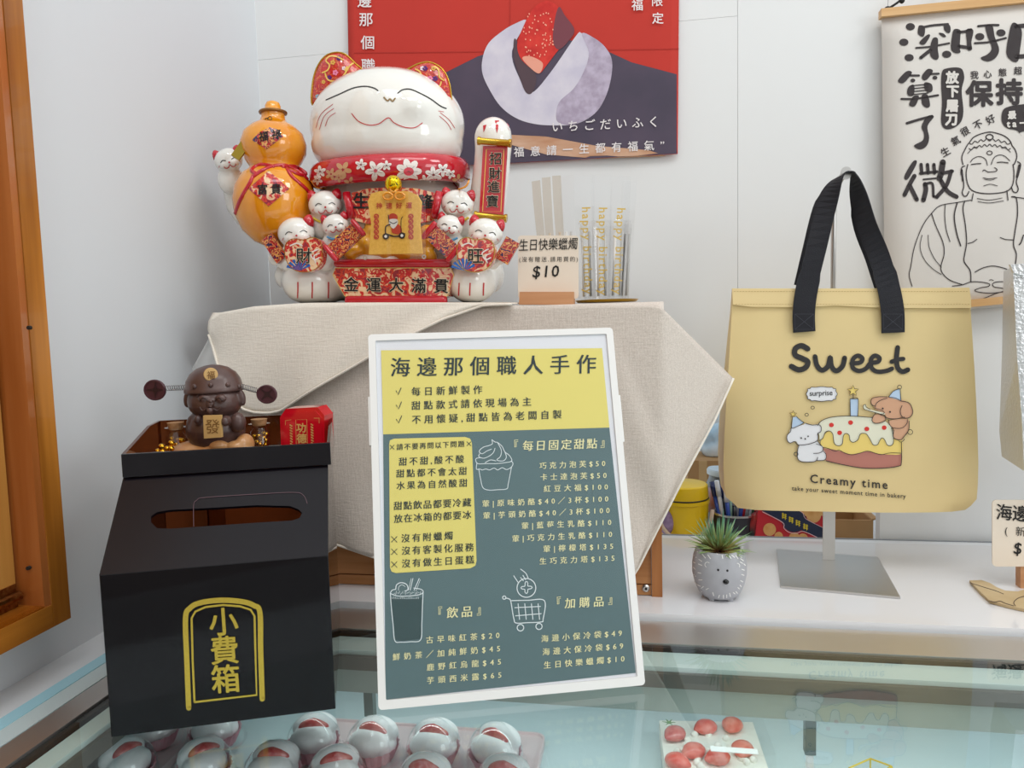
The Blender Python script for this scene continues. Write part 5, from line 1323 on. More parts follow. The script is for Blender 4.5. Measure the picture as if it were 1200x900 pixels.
obj('soil', lathe(B(), [(0, f_(.89)), (22.8*kk, f_(.89)), (12*kk, f_(.94)), (0, f_(.95))], pc_, None, 24), mat('soil_brown', '5a4438', rough=.9, c2='8a7866', vs=300), pt)

# ================================================================== bag stand and insulated bags
bz = -.3247
q0, q1, q2, q3 = onZ(910, 645, bz), onZ(1029, 655, bz), onZ(1055, 702, bz), onZ(915, 689, bz)
st = thing('bag_stand', 'brushed steel display stand with square base and hook, carrying the yellow bag', 'stand', (q0+q1+q2+q3)/4)
bm = B(); a = [bm.verts.new(q) for q in (q0, q1, q2, q3)]; b = [bm.verts.new(q+Vector((0, 0, .0025))) for q in (q0, q1, q2, q3)]
bm.faces.new(a[::-1]); bm.faces.new(b)
for i in range(4): bm.faces.new((a[i], a[(i+1) % 4], b[(i+1) % 4], b[i]))
obj('base_plate', bm, STEEL2, st, bevel=.0004)
pb_ = onZ(971, 656, bz+.0025); yps = pb_.y
obj('post', box(B(), (pb_.x-.0075, yps-.001, bz+.0026), (pb_.x+.0075, yps+.001, -.1)), STEEL2, st, bevel=.0003)
ptp = onY(982, 222, yps); obj('upper_rod', lathe(B(), [(0, 0), (.0032, 0), (.0032, ptp.z+.1), (0, ptp.z+.1)], (pb_.x+.002, yps, -.0999), None, 14), STEEL2, st, True, angle=.6)
hk = onY(991, 203, .953)
bm = B(); ribbon(bm, [Vector((pb_.x+.002, yps, ptp.z)), Vector((pb_.x+.004, yps-.02, ptp.z+.010)), Vector((hk.x, .957, hk.z-.001)), Vector((hk.x, .954, hk.z+.003))], [(1, 0, 0)]*4, .010, .002); hkk = obj('hook_arm', bm, STEEL2, st)
obj('hook_plate', prism(B(), rrect(-.0056, -.008, .0056, .0066, .0052, 6), (1, 0, 0), (0, 0, 1), (0, 1, 0), (hk.x, .9505, hk.z+.0005), .0016), STEEL2, st, bevel=.0003)

BAGM = mat('bag_yellow', 'e2ca92', rough=.55, var=.04, vs=8, bump=.1, bs=30)
BLK = mat('strap_black', '17171f', rough=.75, bump=.4, bs=900)
yb = .962
bg = thing('yellow_bag', 'pale yellow insulated bag with black handles and a birthday cake print', 'bag', (onY(1000, 600, yb).x, yb, onY(1000, 600, yb).z))
bm = B(); rings = []
def row_w(z_py):
    # left/right silhouette of the bag at each height
    L_ = [(340, 858), (362, 858), (420, 855), (500, 850), (560, 848), (585, 852), (597, 866)]; R_ = [(340, 1137), (362, 1138), (420, 1143), (500, 1149), (560, 1152), (588, 1150), (600, 1134)]
    def ip(T):
        for (a0, b0), (a1, b1) in zip(T, T[1:]):
            if z_py <= a1: return b0+(b1-b0)*(z_py-a0)/(a1-a0)
        return T[-1][1]
    return ip(L_), ip(R_)
hs_ = [340, 352, 366, 390, 430, 470, 510, 545, 570, 585, 593, 598]
for py in hs_:
    x0, x1 = row_w(py); t = (py-340)/258
    dep = .004+.085*min(1, t*1.5)**.8 if py < 590 else .075
    yf = yb-.004*math.sin(PI*min(1, t*1.1))
    a, b_ = onY(x0, py, yf), onY(x1, py+(3 if py > 580 else 0), yf); n_ = 14; ring = []
    rr = min(dep*.45, .012*(t+.05))
    for i in range(n_+1):
        s = i/n_; p = a.lerp(b_, s); e = abs(2*s-1)**8
        p.y = yf+rr*e-.0025*math.sin(PI*s)*t+.0012*math.sin(s*9+py*.02)*t; ring.append(p)
    for i in range(n_+1):
        s = 1-i/n_; p = a.lerp(b_, s); e = abs(2*s-1)**8; p.y = yf+dep-rr*e
        ring.append(p)
    rings.append([bm.verts.new(p) for p in ring])
for a, b_ in zip(rings, rings[1:]):
    m_ = len(a)
    for i in range(m_): bm.faces.new((a[i], b_[i], b_[(i+1) % m_], a[(i+1) % m_]))
bm.faces.new(rings[0]); bm.faces.new(rings[-1][::-1])
bb = obj('body', bm, BAGM, bg, True, angle=.8)
bgs = Ms([bb], yb)
fl = plate('top_flap', [(858, 338), (1000, 338), (1136, 337), (1138, 350), (1138, 361), (1060, 361), (1020, 360), (980, 358), (940, 360), (880, 359.5), (859, 357)], yb-.0042, .0035, mat('bag_yellow_flap', 'e8cf98', rough=.5), bg, .0008)
D('stitching', [stroke([(860+i*3.4, 341.5), (861.9+i*3.4, 341.5)], .5, False) for i in range(81)]+[stroke([(862+i*3.4, 356.5), (863.9+i*3.4, 356.5)], .4, False) for i in range(81)], Pl((0, yb-.0042, 0), (0, 1, 0)), .0006, mat('stitch_tan', 'b89a62', rough=.7), fl)['kind'] = 'stuff'
def strap(name, L_, y0, dy, top):
    P0 = [onY(x, y, yy) for (x, y), yy in L_]; D0 = [Vector(d) for d in dy]; pts = []; dy = []
    for i in range(len(P0)-1):
        a, b, c, d = P0[max(i-1, 0)], P0[i], P0[i+1], P0[min(i+2, len(P0)-1)]
        for q in range(5):
            t = q/5; pts.append(.5*((2*b)+(-a+c)*t+(2*a-5*b+4*c-d)*t*t+(-a+3*b-3*c+d)*t**3)); dy.append(D0[i].lerp(D0[i+1], t))
    pts.append(P0[-1]); dy.append(D0[-1])
    bm = B(); n = len(pts); ribbon(bm, pts, [w_ for w_ in dy], [.0255 if i < 12 or i > n-14 else .0225 for i in range(n)], .0014); return obj(name, bm, BLK, bg)
yf_ = yb-.0075
X1, Z1 = (1, 0, 0), (0, -1, 0)
path = [((942.5, 389), yf_), ((942, 365), yf_-.0005), ((946, 336), yf_), ((957, 290), yf_-.001), ((968, 245), .955), ((979, 216), .953), ((987, 205), .953), ((993, 203), .953), ((1000, 206), .953), ((1007, 228), .954), ((1016, 265), .9545), ((1030, 300), yf_), ((1041, 336), yf_), ((1046, 365), yf_-.0005), ((1046.5, 390), yf_)]
WD = [X1, X1, X1, (1, -.1, .15), (.9, -.45, .2), (.45, -.9, .1), (0, -1, 0), (0, -1, 0), (0, -1, 0), (.45, -.9, 0), (.8, -.6, 0), (1, -.25, .2), (1, .1, .15), X1, X1]
strap('handle', path, 0, WD, 0)
path2 = [((x+(-3 if i < 6 else (-3 if i > 8 else 0)), min(y, 338)), yy+.016 if 3 < i < 11 else yb+.010) for i, ((x, y), yy) in enumerate(path)]
path2 = [p for p in path2[2:13]]
strap('handle', path2, 0, WD[2:13], 0)
for X_ in (942.5, 1046.5):
    D('strap_stitching', [stroke([(X_-11, 368), (X_+11, 368), (X_+11, 386), (X_-11, 386)], .5, False, True), stroke([(X_-11, 368), (X_+11, 386)], .5, False), stroke([(X_+11, 368), (X_-11, 386)], .5, False)], Pl((0, yf_-.0006, 0), (0, 1, 0)), .0009, mat('thread_grey', '44444e', rough=.8), bg)
# prints on the bag
C11 = crop(840, 380, 3.75); C12 = crop(900, 440, 6.0)
BI = mat('bag_ink', '2b2828', rough=.6)
D('lettering', [stroke(C11([(400, 108), (372, 94), (345, 108), (345, 135), (375, 150), (400, 165), (390, 190), (360, 200), (328, 185)]), 6.4), stroke(C11([(432, 142), (440, 180), (462, 202), (488, 185), (497, 150), (500, 150), (505, 185), (525, 205), (552, 185), (562, 148)]), 5.8),
    stroke(C11([(592, 172), (630, 168), (640, 150), (620, 138), (598, 155), (598, 190), (625, 205), (655, 195), (675, 172), (708, 165), (715, 148), (695, 138), (678, 155), (680, 190), (705, 208), (745, 205), (770, 195)]), 5.2), stroke(C11([(795, 102), (790, 150), (795, 190), (815, 208), (840, 200)]), 5.8), stroke(C11([(768, 165), (795, 155), (820, 152)]), 5.0)], bgs, .0012, BI, bg)
def colf(name, pts, m, off=.0012, sm=True, c=C12): return D(name, [fill(c(pts), sm, 12)], bgs, off, m, bg)
CRM = mat('print_cream_icing', 'e8e6cf', rough=.55); YEL2 = mat('print_yellow_sponge', 'f0d478', rough=.55); BRN2 = mat('print_brown_sponge', 'b9786a', rough=.55); BL2 = mat('print_pale_blue', 'bcd2ea', rough=.55); WH2 = mat('print_plain_white', 'ebebee', rough=.55); EL2 = mat('print_elephant_tan', 'd6a584', rough=.55)
colf('cake_print', [(375, 500), (420, 505), (480, 525), (520, 535), (580, 553), (640, 545), (700, 532), (760, 548), (850, 556), (935, 548), (938, 610), (915, 640), (800, 652), (660, 650), (520, 625), (420, 605), (380, 560)], BRN2)
colf('sponge_print', [(370, 470), (395, 420), (440, 390), (600, 380), (860, 440), (938, 455), (937, 548), (850, 556), (760, 548), (700, 532), (640, 545), (580, 553), (520, 535), (460, 520), (390, 508)], YEL2, .0014)
colf('icing_print', [(360, 420), (345, 350), (400, 310), (500, 287), (620, 287), (740, 295), (820, 320), (870, 370), (882, 420), (880, 470), (865, 493), (838, 485), (820, 450), (800, 440), (785, 460), (770, 488), (740, 485), (715, 440), (690, 412), (650, 412), (630, 455), (600, 470), (577, 455), (570, 420), (550, 408), (530, 420), (522, 480), (495, 495), (470, 480), (455, 415), (430, 392), (402, 400), (385, 440), (365, 458)], CRM, .0016)
ol = []
def L12(pts, w_=.75, cl=False): ol.append(stroke(C12(pts), w_, True, cl))
L12([(350, 350), (375, 320), (430, 297), (520, 286), (620, 287), (735, 296)], .8); L12([(358, 458), (385, 442), (402, 402), (430, 390), (455, 412), (465, 475), (495, 495), (522, 480), (530, 425), (548, 408), (570, 420), (577, 455), (600, 470), (632, 452), (650, 412), (688, 410), (712, 440), (738, 485), (768, 488), (785, 458), (802, 440), (820, 452), (838, 488), (865, 493), (882, 470), (880, 420), (868, 370)], .75)
L12([(388, 505), (430, 515), (470, 532), (500, 525), (540, 545), (590, 558), (640, 548), (700, 532), (760, 548), (800, 556), (860, 545), (935, 546)], .7); L12([(938, 470), (938, 610), (915, 638), (800, 652), (660, 650), (520, 626), (410, 600)], .9)
D('cherry_print', [disc(*C12([p])[0], 2.8, 2.6) for p in ((446, 348), (581, 331), (504, 403), (695, 376), (817, 367))], bgs, .0020, mat('print_cherry', 'd8342c', rough=.55), bg)
colf('candle_print', [(577, 165), (633, 163), (631, 286), (580, 286)], BL2, .0018, False); L12([(577, 165), (633, 164), (631, 286)], .75); ol.append(stroke(C12([(633, 164), (577, 165), (580, 286)]), .75, False)); ol.append(stroke(C12([(599, 135), (599, 162)]), .8, False))
star = [(598+ (42 if i % 2 == 0 else 18)*math.sin(i*PI/5), 108-(40 if i % 2 == 0 else 18)*math.cos(i*PI/5)) for i in range(10)]
colf('star_print', star, YEL2, .0018, False); ol.append(stroke(C12(star), .75, False, True))
# white dog
colf('dog_print', [(222, 488), (205, 540), (210, 590), (250, 608), (320, 608), (345, 598), (395, 595), (410, 575), (405, 545), (385, 520), (388, 500), (360, 482), (350, 462), (300, 480)], WH2, .0019)
colf('dog_print', [(165, 370), (250, 345), (262, 335), (310, 345), (355, 345), (375, 370), (370, 400), (350, 412), (350, 445), (330, 470), (270, 486), (220, 490), (195, 462), (165, 475), (138, 462), (132, 430), (150, 405)], WH2, .0021)
colf('dog_hat_print', [(175, 295), (200, 288), (255, 332), (215, 355), (168, 368)], BL2, .0023, False)
L12([(162, 370), (158, 395), (135, 420), (135, 455), (155, 475), (185, 465), (200, 480), (222, 490), (290, 482), (345, 460), (352, 430), (350, 408), (370, 395), (375, 370), (360, 348), (310, 348), (262, 335)], .8); L12([(255, 332), (212, 355), (165, 368), (172, 295)], .7); L12([(200, 288), (225, 312), (255, 332)], .7)
L12([(218, 492), (208, 530), (208, 580), (235, 605), (310, 608), (340, 598), (350, 575)], .8); L12([(350, 462), (362, 480), (385, 505), (385, 530), (360, 545), (320, 548)], .75); L12([(340, 482), (360, 488), (378, 496)], .6); L12([(385, 530), (405, 550), (408, 580), (392, 596), (345, 598)], .75)
ol.append(stroke(C12([(197+14*math.cos(a), 553+13*math.sin(a)) for a in [i*PI/5 for i in range(10)]]), .75, True, True))
st2 = [(177+(27 if i % 2 == 0 else 12)*math.sin(i*PI/5), 272-(24 if i % 2 == 0 else 11)*math.cos(i*PI/5)) for i in range(10)]
colf('star_print', st2, YEL2, .0023, False); ol.append(stroke(C12(st2), .65, False, True))
# tan elephant
colf('elephant_print', [(850, 320), (870, 365), (885, 380), (878, 420), (895, 448), (930, 452), (955, 430), (985, 400), (992, 345), (975, 305)], EL2, .0019)
colf('elephant_print', [(740, 210), (722, 190), (732, 160), (780, 148), (840, 152), (900, 165), (960, 178), (1000, 205), (1018, 260), (995, 298), (960, 298), (900, 305), (835, 300), (820, 268), (760, 240)], EL2, .0021)
colf('elephant_print', [(735, 300), (750, 278), (790, 275), (825, 290), (822, 320), (780, 338), (742, 332)], EL2, .0022)
colf('party_horn_print', [(668, 215), (680, 203), (692, 210), (700, 232), (760, 250), (815, 262), (818, 275), (760, 265), (700, 248), (675, 238)], mat('print_cream_icing', 'e8e6cf'), .0024)
colf('elephant_hat_print', [(848, 152), (885, 108), (925, 90), (934, 178), (900, 165)], BL2, .0024, False)
L12([(752, 215), (735, 210), (724, 190), (732, 162), (775, 150), (838, 150)], .75); L12([(838, 160), (790, 175), (760, 200), (755, 232)], .7); L12([(758, 232), (800, 245), (818, 262), (800, 272), (760, 262), (700, 246), (675, 235), (670, 212), (685, 204), (692, 222), (720, 238)], .65)
L12([(820, 285), (850, 302), (905, 304), (960, 292)], .75); L12([(942, 212), (930, 250), (940, 285), (965, 300), (1000, 292), (1018, 260), (1008, 215), (985, 190), (938, 180)], .8)
L12([(760, 262), (738, 290), (732, 320), (755, 336), (790, 332), (825, 315), (822, 290), (790, 275)], .75); L12([(848, 315), (855, 345), (880, 368), (940, 370), (975, 340), (980, 310)], .75); L12([(992, 320), (990, 380), (960, 425), (935, 452), (900, 448), (880, 430), (885, 385)], .8)
L12([(848, 152), (880, 112), (925, 92)], .7); L12([(930, 95), (935, 178)], .7); L12([(848, 152), (895, 158), (934, 178)], .6)
for x_, y_, r_ in ((925, 82, 14), (1000, 398, 17)): ol.append(stroke(C12([(x_+r_*math.cos(a*PI/5), y_+r_*math.sin(a*PI/5)) for a in range(10)]), .7, True, True))
ol.append(stroke(C12([(920, 460), (935, 468), (955, 455), (958, 445)]), .7))
bub = []
for i in range(24):
    a = i*PI/12; r_ = 1+.04*(-1)**i; bub.append((378+105*r_*math.copysign(abs(math.cos(a))**.6, math.cos(a)), 130+50*r_*math.copysign(abs(math.sin(a))**.6, math.sin(a))))
colf('speech_bubble_print', bub, WH2, .0018); ol.append(stroke(C12(bub), .7, True, True))
for x_, y_ in ((314, 226), (272, 276)): ol.append(stroke(C12([(x_+12*math.cos(a*PI/5), y_+10*math.sin(a*PI/5)) for a in range(10)]), .7, True, True))
for x_, y_, r_ in ((234, 440, 4.5), (282, 428, 4.5), (262, 446, 4.5), (807, 232, 5), (858, 256, 5)): ol.append(disc(*C12([(x_, y_)])[0], r_/6*1.3, n=10))
D('print_outline', ol, bgs, .0030, BI, bg)['kind'] = 'stuff'
TX([text('surprise', 948.5, 464, 976, 463, 9, 0, .005)], bgs, .0024, BI, bg)
D('lettering', [text('Creamy time', 949, 565.5, 1040.5, 573, 14, 0, .028)], bgs, .0014, BI, bg)
D('lettering', [text('take your sweet moment time in bakery', 928, 574.5, 1061.5, 584, 7.2, 0, .02)], bgs, .0014, BI, bg)

# silver bag at the right edge
SLM = mat('foil_silver', 'e2e2e2', rough=.3, metal=.8, bump=1.0, bs=260)
SB = thing('silver_bag', 'silver foil insulated bag partly out of frame at the right', 'bag', onY(1230, 560, .90))
ya = .90
bm = B(); pr = [(onY(1187, 312, ya), onY(1176, 318, ya+.05)), (onY(1192, 420, ya), onY(1174, 420, ya+.06)), (onY(1198, 500, ya), onY(1171, 505, ya+.07)), (onY(1200, 552, ya), onY(1174, 535, ya+.07))]
L_ = []
for a, b_ in pr:
    L_.append([bm.verts.new(a), bm.verts.new(b_), bm.verts.new(b_+Vector((.20, 0, 0))), bm.verts.new(a+Vector((.20, 0, 0)))])
for a, b_ in zip(L_, L_[1:]):
    for i in range(4): bm.faces.new((a[i], b_[i], b_[(i+1) % 4], a[(i+1) % 4]))
bm.faces.new(L_[0]); bm.faces.new(L_[-1][::-1])
obj('body', bm, SLM, SB)
fl2 = plate('top_flap', [(1184, 310), (1290, 303), (1290, 318), (1200, 323), (1188, 320)], ya-.003, .004, SLM, SB)
D('stitching', [stroke([(1188+i*2.6, 326-.15*i), (1189.3+i*2.6, 326-.15*i)], .5, False) for i in range(14)], Pl((0, ya-.001, 0), (0, 1, 0)), .0008, mat('thread_dark', '5a5a60'), SB)['kind'] = 'stuff'
p_ = onZ(1235, 672, bz); 
st3 = thing('bag_stand', 'steel stand of the silver bag at the right edge, mostly out of frame', 'stand', (p_.x, .98, bz))
obj('base_plate', box(B(), (p_.x-.02, .90, bz), (p_.x+.12, 1.05, bz+.0025)), STEEL2, st3)
obj('post', box(B(), (p_.x+.05, 1.0, bz+.0026), (p_.x+.064, 1.003, .12)), STEEL2, st3)
obj('hook_arm', box(B(), (p_.x+.052, .90, .1201), (p_.x+.062, 1.003, .1225)), STEEL2, st3)
bm = B(); c_ = Vector((p_.x+.057, .94, .124))
ribbon(bm, [c_+Vector((-.05, 0, -.09)), c_+Vector((-.02, 0, -.03)), c_, c_+Vector((.02, 0, -.03)), c_+Vector((.05, 0, -.09))], [(0, 1, 0)]*5, .025, .0015); obj('handle', bm, BLK, SB)
# second price card with its cut out fish stand
ycd = .93
p2 = thing('price_card', 'cream handwritten price card cut off by the right frame edge', 'sign', onZ(1200, 700, bz))
plate('card', rrect(1163, 586, 1262, 664, 5), ycd, .0015, CARD, p2)
plate('foot', [(1196, 662), (1240, 662), (1240, 691), (1196, 690)], ycd+.002, .012, MC['beech_block'], p2)
c2s = Pl((0, ycd, 0), (0, 1, 0))
TX([text('海邊小', 1167, 607, 1225, 612, 20, 0, .02), text('(新)', 1177, 626, 1215, 629, 12, 0, 0), text('$49', 1187, 649, 1232, 650, 19, -.1, .02)], c2s, .0008, INK, p2)
kf = [(1136, 683), (1150, 682.5), (1160, 686), (1168, 691), (1178, 695), (1193, 696), (1199, 694), (1240, 694), (1260, 700), (1262, 724), (1240, 724), (1200, 717), (1178, 712), (1160, 707), (1150, 698)]
bm = B(); a = [bm.verts.new(onZ(x, y, bz+.0002)) for x, y in kf]; b_ = [bm.verts.new(v.co+Vector((0, 0, .003))) for v in a]
bm.faces.new(a); bm.faces.new(b_[::-1])
for i in range(len(kf)): bm.faces.new((a[i], b_[i], b_[(i+1) % len(kf)], a[(i+1) % len(kf)]))
kr = obj('wooden_cutout', bm, mat('plywood_tan', 'c9b28a', rough=.6, c2='bfa67c', vs=30)); tag(kr, 'tan plywood tail shaped cutout lying flat on the white counter at the right', 'ornament')
D('engraved_lines', [stroke([(1159, 704), (1166, 705.5), (1172, 704.5), (1178, 707), (1188, 710)], .9), stroke([(1203, 698), (1193, 701), (1188, 706), (1190, 710)], .9), stroke([(1137, 683), (1156, 689), (1166, 692), (1176, 696)], .7)], Pl((0, 0, bz+.0032), (0, 0, 1)), .0004, mat('scorch', '4a3626'), kr)

# ================================================================== things on the back shelf
zs = -.3598
def at_shelf(px, y): p = onY(px, 620, y); return Vector((p.x, y, zs))
YT = mat('tub_yellow', 'ecc410', rough=.3, var=.08, vs=20)
c_ = at_shelf(801, 1.25); k = c_.dot(FW)/F*1.0; ky = onY(801, 600, 1.25).dot(FW)/F
tub = thing('yellow_tub', 'yellow plastic tub with lid and handle behind the linen cloth', 'tub', c_)
h1 = onY(801, 583, 1.25).z-zs; h2 = onY(801, 566, 1.25).z-zs; r_ = 29*ky
obj('tub', lathe(B(), [(0, 0), (r_*.93, 0), (r_, h1*.9), (r_*1.04, h1*.91), (r_*1.04, h1), (r_*.9, h1)], c_, None, 40), YT, tub, True, angle=.5)
obj('lid', lathe(B(), [(0, h1+.001), (r_*.98, h1+.001), (r_*1.0, h1+.004), (r_*.96, h2-.002), (r_*.9, h2), (0, h2+.002)], c_, Matrix.Rotation(0, 4, 'X'), 40), YT, tub, True, angle=.5)
obj('seal_ring', lathe(B(), [(r_*.985, h1+.0002), (r_*1.01, h1+.0015), (r_*.985, h1+.003)], c_, None, 40, False), BLACKR, tub)
bm = B(); tube(bm, [c_+Vector((-r_*1.05*math.cos(a), -r_*1.08, h1*.85-r_*1.25*math.sin(a))) for a in [i*PI/10 for i in range(11)]], .003, 8); obj('handle', bm, mat('handle_buff', 'cdb49c', rough=.5), tub, True)
c_ = at_shelf(844, 1.30); ky = onY(844, 560, 1.3).dot(FW)/F; r_ = 16*ky; H = onY(844, 556, 1.3).z-zs
jr = thing('lidded_jar', 'glass jar with pale blue lid and printed label beside the yellow tub', 'jar', c_)
obj('jar', lathe(B(), [(0, 0), (r_, 0), (r_, H*.82), (r_*.8, H*.95), (r_*.8, H), (0, H)], c_, None, 32), mat('jar_grey', '8a94a0', rough=.15), jr, True, angle=.6)
obj('label', lathe(B(), [(r_*1.01, H*.30), (r_*1.02, H*.30), (r_*1.02, H*.78), (r_*1.01, H*.78)], c_, None, 32, False), mat('label_sunset', '9fb4d8', rough=.4, c2='c8683c', vs=14), jr, True)
obj('lid', lathe(B(), [(0, H), (r_*1.25, H), (r_*1.28, H*1.07), (r_*1.2, H*1.11), (0, H*1.12)], c_, Matrix.Rotation(.08, 4, 'Y'), 32), mat('lid_ice', 'c8d8e6', rough=.4), jr, True, angle=.6)
c_ = at_shelf(780, 1.22)
pj = thing('purple_pouch', 'small purple patterned pouch standing beside the yellow tub', 'pouch', c_)
bm = B(); E(bm, 781, 612, 1.22, 9, 15, 8); o_ = obj('pouch', bm, mat('purple_mottled', '6c5072', rough=.6, c2='a48cae', vs=60), pj, True)
for v in o_.data.vertices: v.co.z = max(v.co.z, 0)
obj('neck', lathe(B(), [(.004, 0), (.006, .006), (.005, .007), (0, .007)], onY(781, 597, 1.22), None, 12), mat('purple_mottled', '6c5072'), pj, True)
c_ = at_shelf(836, 1.42)
cb = thing('carton', 'brown carton lying behind the yellow tub with crumpled plastic on it', 'box', c_)
x0_, x1_ = onY(806, 560, 1.42).x, onY(852, 560, 1.42).x; zt_ = onY(830, 540, 1.42).z
CBD = mat('cardboard', 'b48c5e', rough=.8, var=.08, vs=30)
obj('carton_body', box(B(), (x0_, 1.42, zs), (x1_+.05, 1.52, zt_)), CBD, cb, bevel=.001)
obj('tape', box(B(), (x0_+.02, 1.4192, zs+.01), (x0_+.035, 1.4199, zt_)), mat('tape_tan', 'c9a878', rough=.3), cb)
pb2 = B(); random.seed(8)
for i in range(16): E(pb2, 826+random.random()*42, 505+random.random()*26, 1.47+random.random()*.02, 13, 10, 12, random.random()*90)
pgo = remesh(pb2, .004, 'plastic_bag', mat('plastic_blueish', 'dfeaf2', rough=.25, c2='9cc4e0', vs=12, coat=.3), None, 1, (c_.x, 1.48, zt_))
for v in pgo.data.vertices: v.co.z = max(v.co.z, .0008); tag(pgo, 'crumpled white and blue plastic bag lying on the brown carton', 'bag')
# pens in a holder
c_ = at_shelf(862, 1.24); ky = onY(862, 610, 1.24).dot(FW)/F
ph = thing('pen_holder', 'dark mesh pen holder behind the hedgehog planter', 'holder', c_)
obj('holder', lathe(B(), [(0, 0), (24*ky, 0), (26*ky, .038), (24.5*ky, .038), (23*ky, .002), (0, .002)], c_, None, 28), mat('mesh_dark', '2e3038', rough=.5), ph, True, angle=.6)
obj('rim', lathe(B(), [(24.4*ky, .0381), (26.3*ky, .0381), (26.3*ky, .041), (24.4*ky, .041)], c_, None, 28, False), STEEL2, ph)
PCOL = [('blue', '2c4ca8'), ('white', 'dcdce0'), ('black', '20222a'), ('blue', '3a62c4'), ('pale green', '9cc4b4'), ('black', '262830'), ('white', 'e4e4e8'), ('blue', '2c4ca8'), ('red', 'b02c38'), ('grey', '8c98a4'), ('clear', 'b8ccd8'), ('dark green', '2c5444')]
random.seed(21)
xs_ = [833, 839, 845, 850, 855, 861, 866, 872, 877, 882, 888, 893]
for i, (cn_, ch) in enumerate(PCOL):
    r0 = (i-5.5)*.0045; b0 = c_+Vector((r0*.8, random.uniform(-.012, .012), .003)); t0 = c_+Vector((r0*1.5, random.uniform(-.014, .014), .070+random.random()*.028))
    order = ('leftmost', 'second', 'third', 'fourth', 'fifth', 'sixth', 'seventh', 'eighth', 'ninth', 'tenth', 'eleventh', 'rightmost')[i]
    pn = thing('pen', '%s capped pen, %s from the left in the mesh pen holder' % (cn_, order) if 0 < i < 11 else '%s capped pen standing %s in the mesh pen holder' % (cn_, order), 'pen', b0, 'pens in the holder')
    d_ = t0-b0
    obj('barrel', tube(B(), [b0, b0+d_*.72], .0034, 8), mat('pen_'+cn_.replace(' ', '_'), ch, rough=.3), pn, True)
    obj('cap', tube(B(), [b0+d_*.725, t0], [.0042, .0038], 8), mat('pencap_'+('a' if i % 2 else 'b'), 'dfe2ea' if i % 2 else '1e2a60', rough=.25), pn, True)
# biscuit box
BXM = mat('carton_red', 'c82834', rough=.3); NV = mat('carton_navy', '25304c', rough=.3); BIS = mat('carton_biscuit', 'e8b878', rough=.4, c2='d89c58', vs=60)
yx = 1.20
bx = thing('biscuit_box', 'red snack carton with navy band and pictured biscuits behind the bag stand', 'box', at_shelf(927, yx))
pl0 = [(890, 588), (968, 588), (968, 640), (884, 640)]
b2 = plate('carton', pl0, yx, .05, BXM, bx, .0006)
for v in b2.data.vertices: v.co.z = max(v.co.z, 0.0002)
sx = Pl((0, yx, 0), (0, 1, 0)); C13 = crop(870, 590, 7.06)
D('biscuit_picture', [disc(*C13([p])[0], r_, r_) for p, r_ in (((225, 215), 7.5), ((590, 100), 8.5), ((660, 60), 6), ((430, 285), 6.5), ((500, 290), 6), ((300, 270), 5), ((665, 230), 5), ((520, 70), 5))], sx, .0010, BIS, bx)
D('navy_band', [fill(C13([(165, 60), (165, 20), (330, 20), (690, 215), (690, 290), (640, 290), (330, 150)])), disc(*C13([(430, 145)])[0], 14.5, 13)], sx, .0014, NV, bx)
D('band_edge', [stroke(C13([(165, 68), (330, 155), (345, 205), (390, 240), (450, 245), (510, 232), (640, 292)]), .8), stroke(C13([(380, 50), (440, 48), (500, 80), (530, 130), (690, 212)]), .6)], sx, .0018, mat('band_pink', 'f0c8d0'), bx)
YG = mat('carton_yellow', 'ecd83c', rough=.35)
for X_, Y_ in ((348, 105), (405, 135), (462, 162), (525, 193)):
    cx, cy = C13([(X_, Y_)])[0]
    D('lettering', [stroke([(cx-2.8+dx, cy-3+dy*2.0-dx*0+dx*.5), (cx+2.2, cy-1.4+dy*2.0)], .9, False) for dx, dy in ((0, 0), (0, 1), (0, 2))]+[stroke([(cx-1.8, cy-3.6), (cx-2.2, cy+2.6)], .9, False), stroke([(cx+1.4, cy-2.4), (cx+1.0, cy+4)], .9, False)], sx, .0020, YG, bx)
c_ = at_shelf(886, 1.19)
sp_ = thing('snack_bag', 'small dark and green snack bag leaning at the left of the biscuit box', 'bag', c_)
bm = B(); E(bm, 885, 616, 1.215, 8, 16, 6); o_ = obj('bag', bm, mat('snack_mottle', '2c2a2a', rough=.3, c2='b03030', vs=40), sp_, True)
for v in o_.data.vertices: v.co.z = max(v.co.z, 0)
# open cardboard box
yx2 = 1.20
cx_ = thing('cardboard_box', 'small open brown cardboard box at the right of the bag stand post', 'box', at_shelf(1000, yx2))
a, b_ = onY(975, 609, yx2), onY(1026, 610, yx2); dd = .10; xa, xb, zt3 = a.x, b_.x-.003, a.z
for lo, hi in (((xa, yx2, zs), (xb, yx2+.003, zt3)), ((xa, yx2+dd, zs), (xb, yx2+dd+.003, zt3+.004)), ((xa, yx2+.0031, zs), (xa+.003, yx2+dd-.0001, zt3)), ((xb-.003, yx2+.0031, zs), (xb, yx2+dd-.0001, zt3))):
    obj('side', box(B(), lo, hi), CBD, cx_)
obj('bottom', box(B(), (xa+.0031, yx2+.0031, zs), (xb-.0031, yx2+dd-.0001, zs+.003)), CBD, cx_)
bm = B(); prism(bm, [(0, 0), (.003, 0), (.010, .003), (.006, .004), (.001, .002)], (1, 0, 0), (0, 0, 1), (0, 1, 0), (xb-.003, yx2, zt3), .09); obj('flap', bm, CBD, cx_)

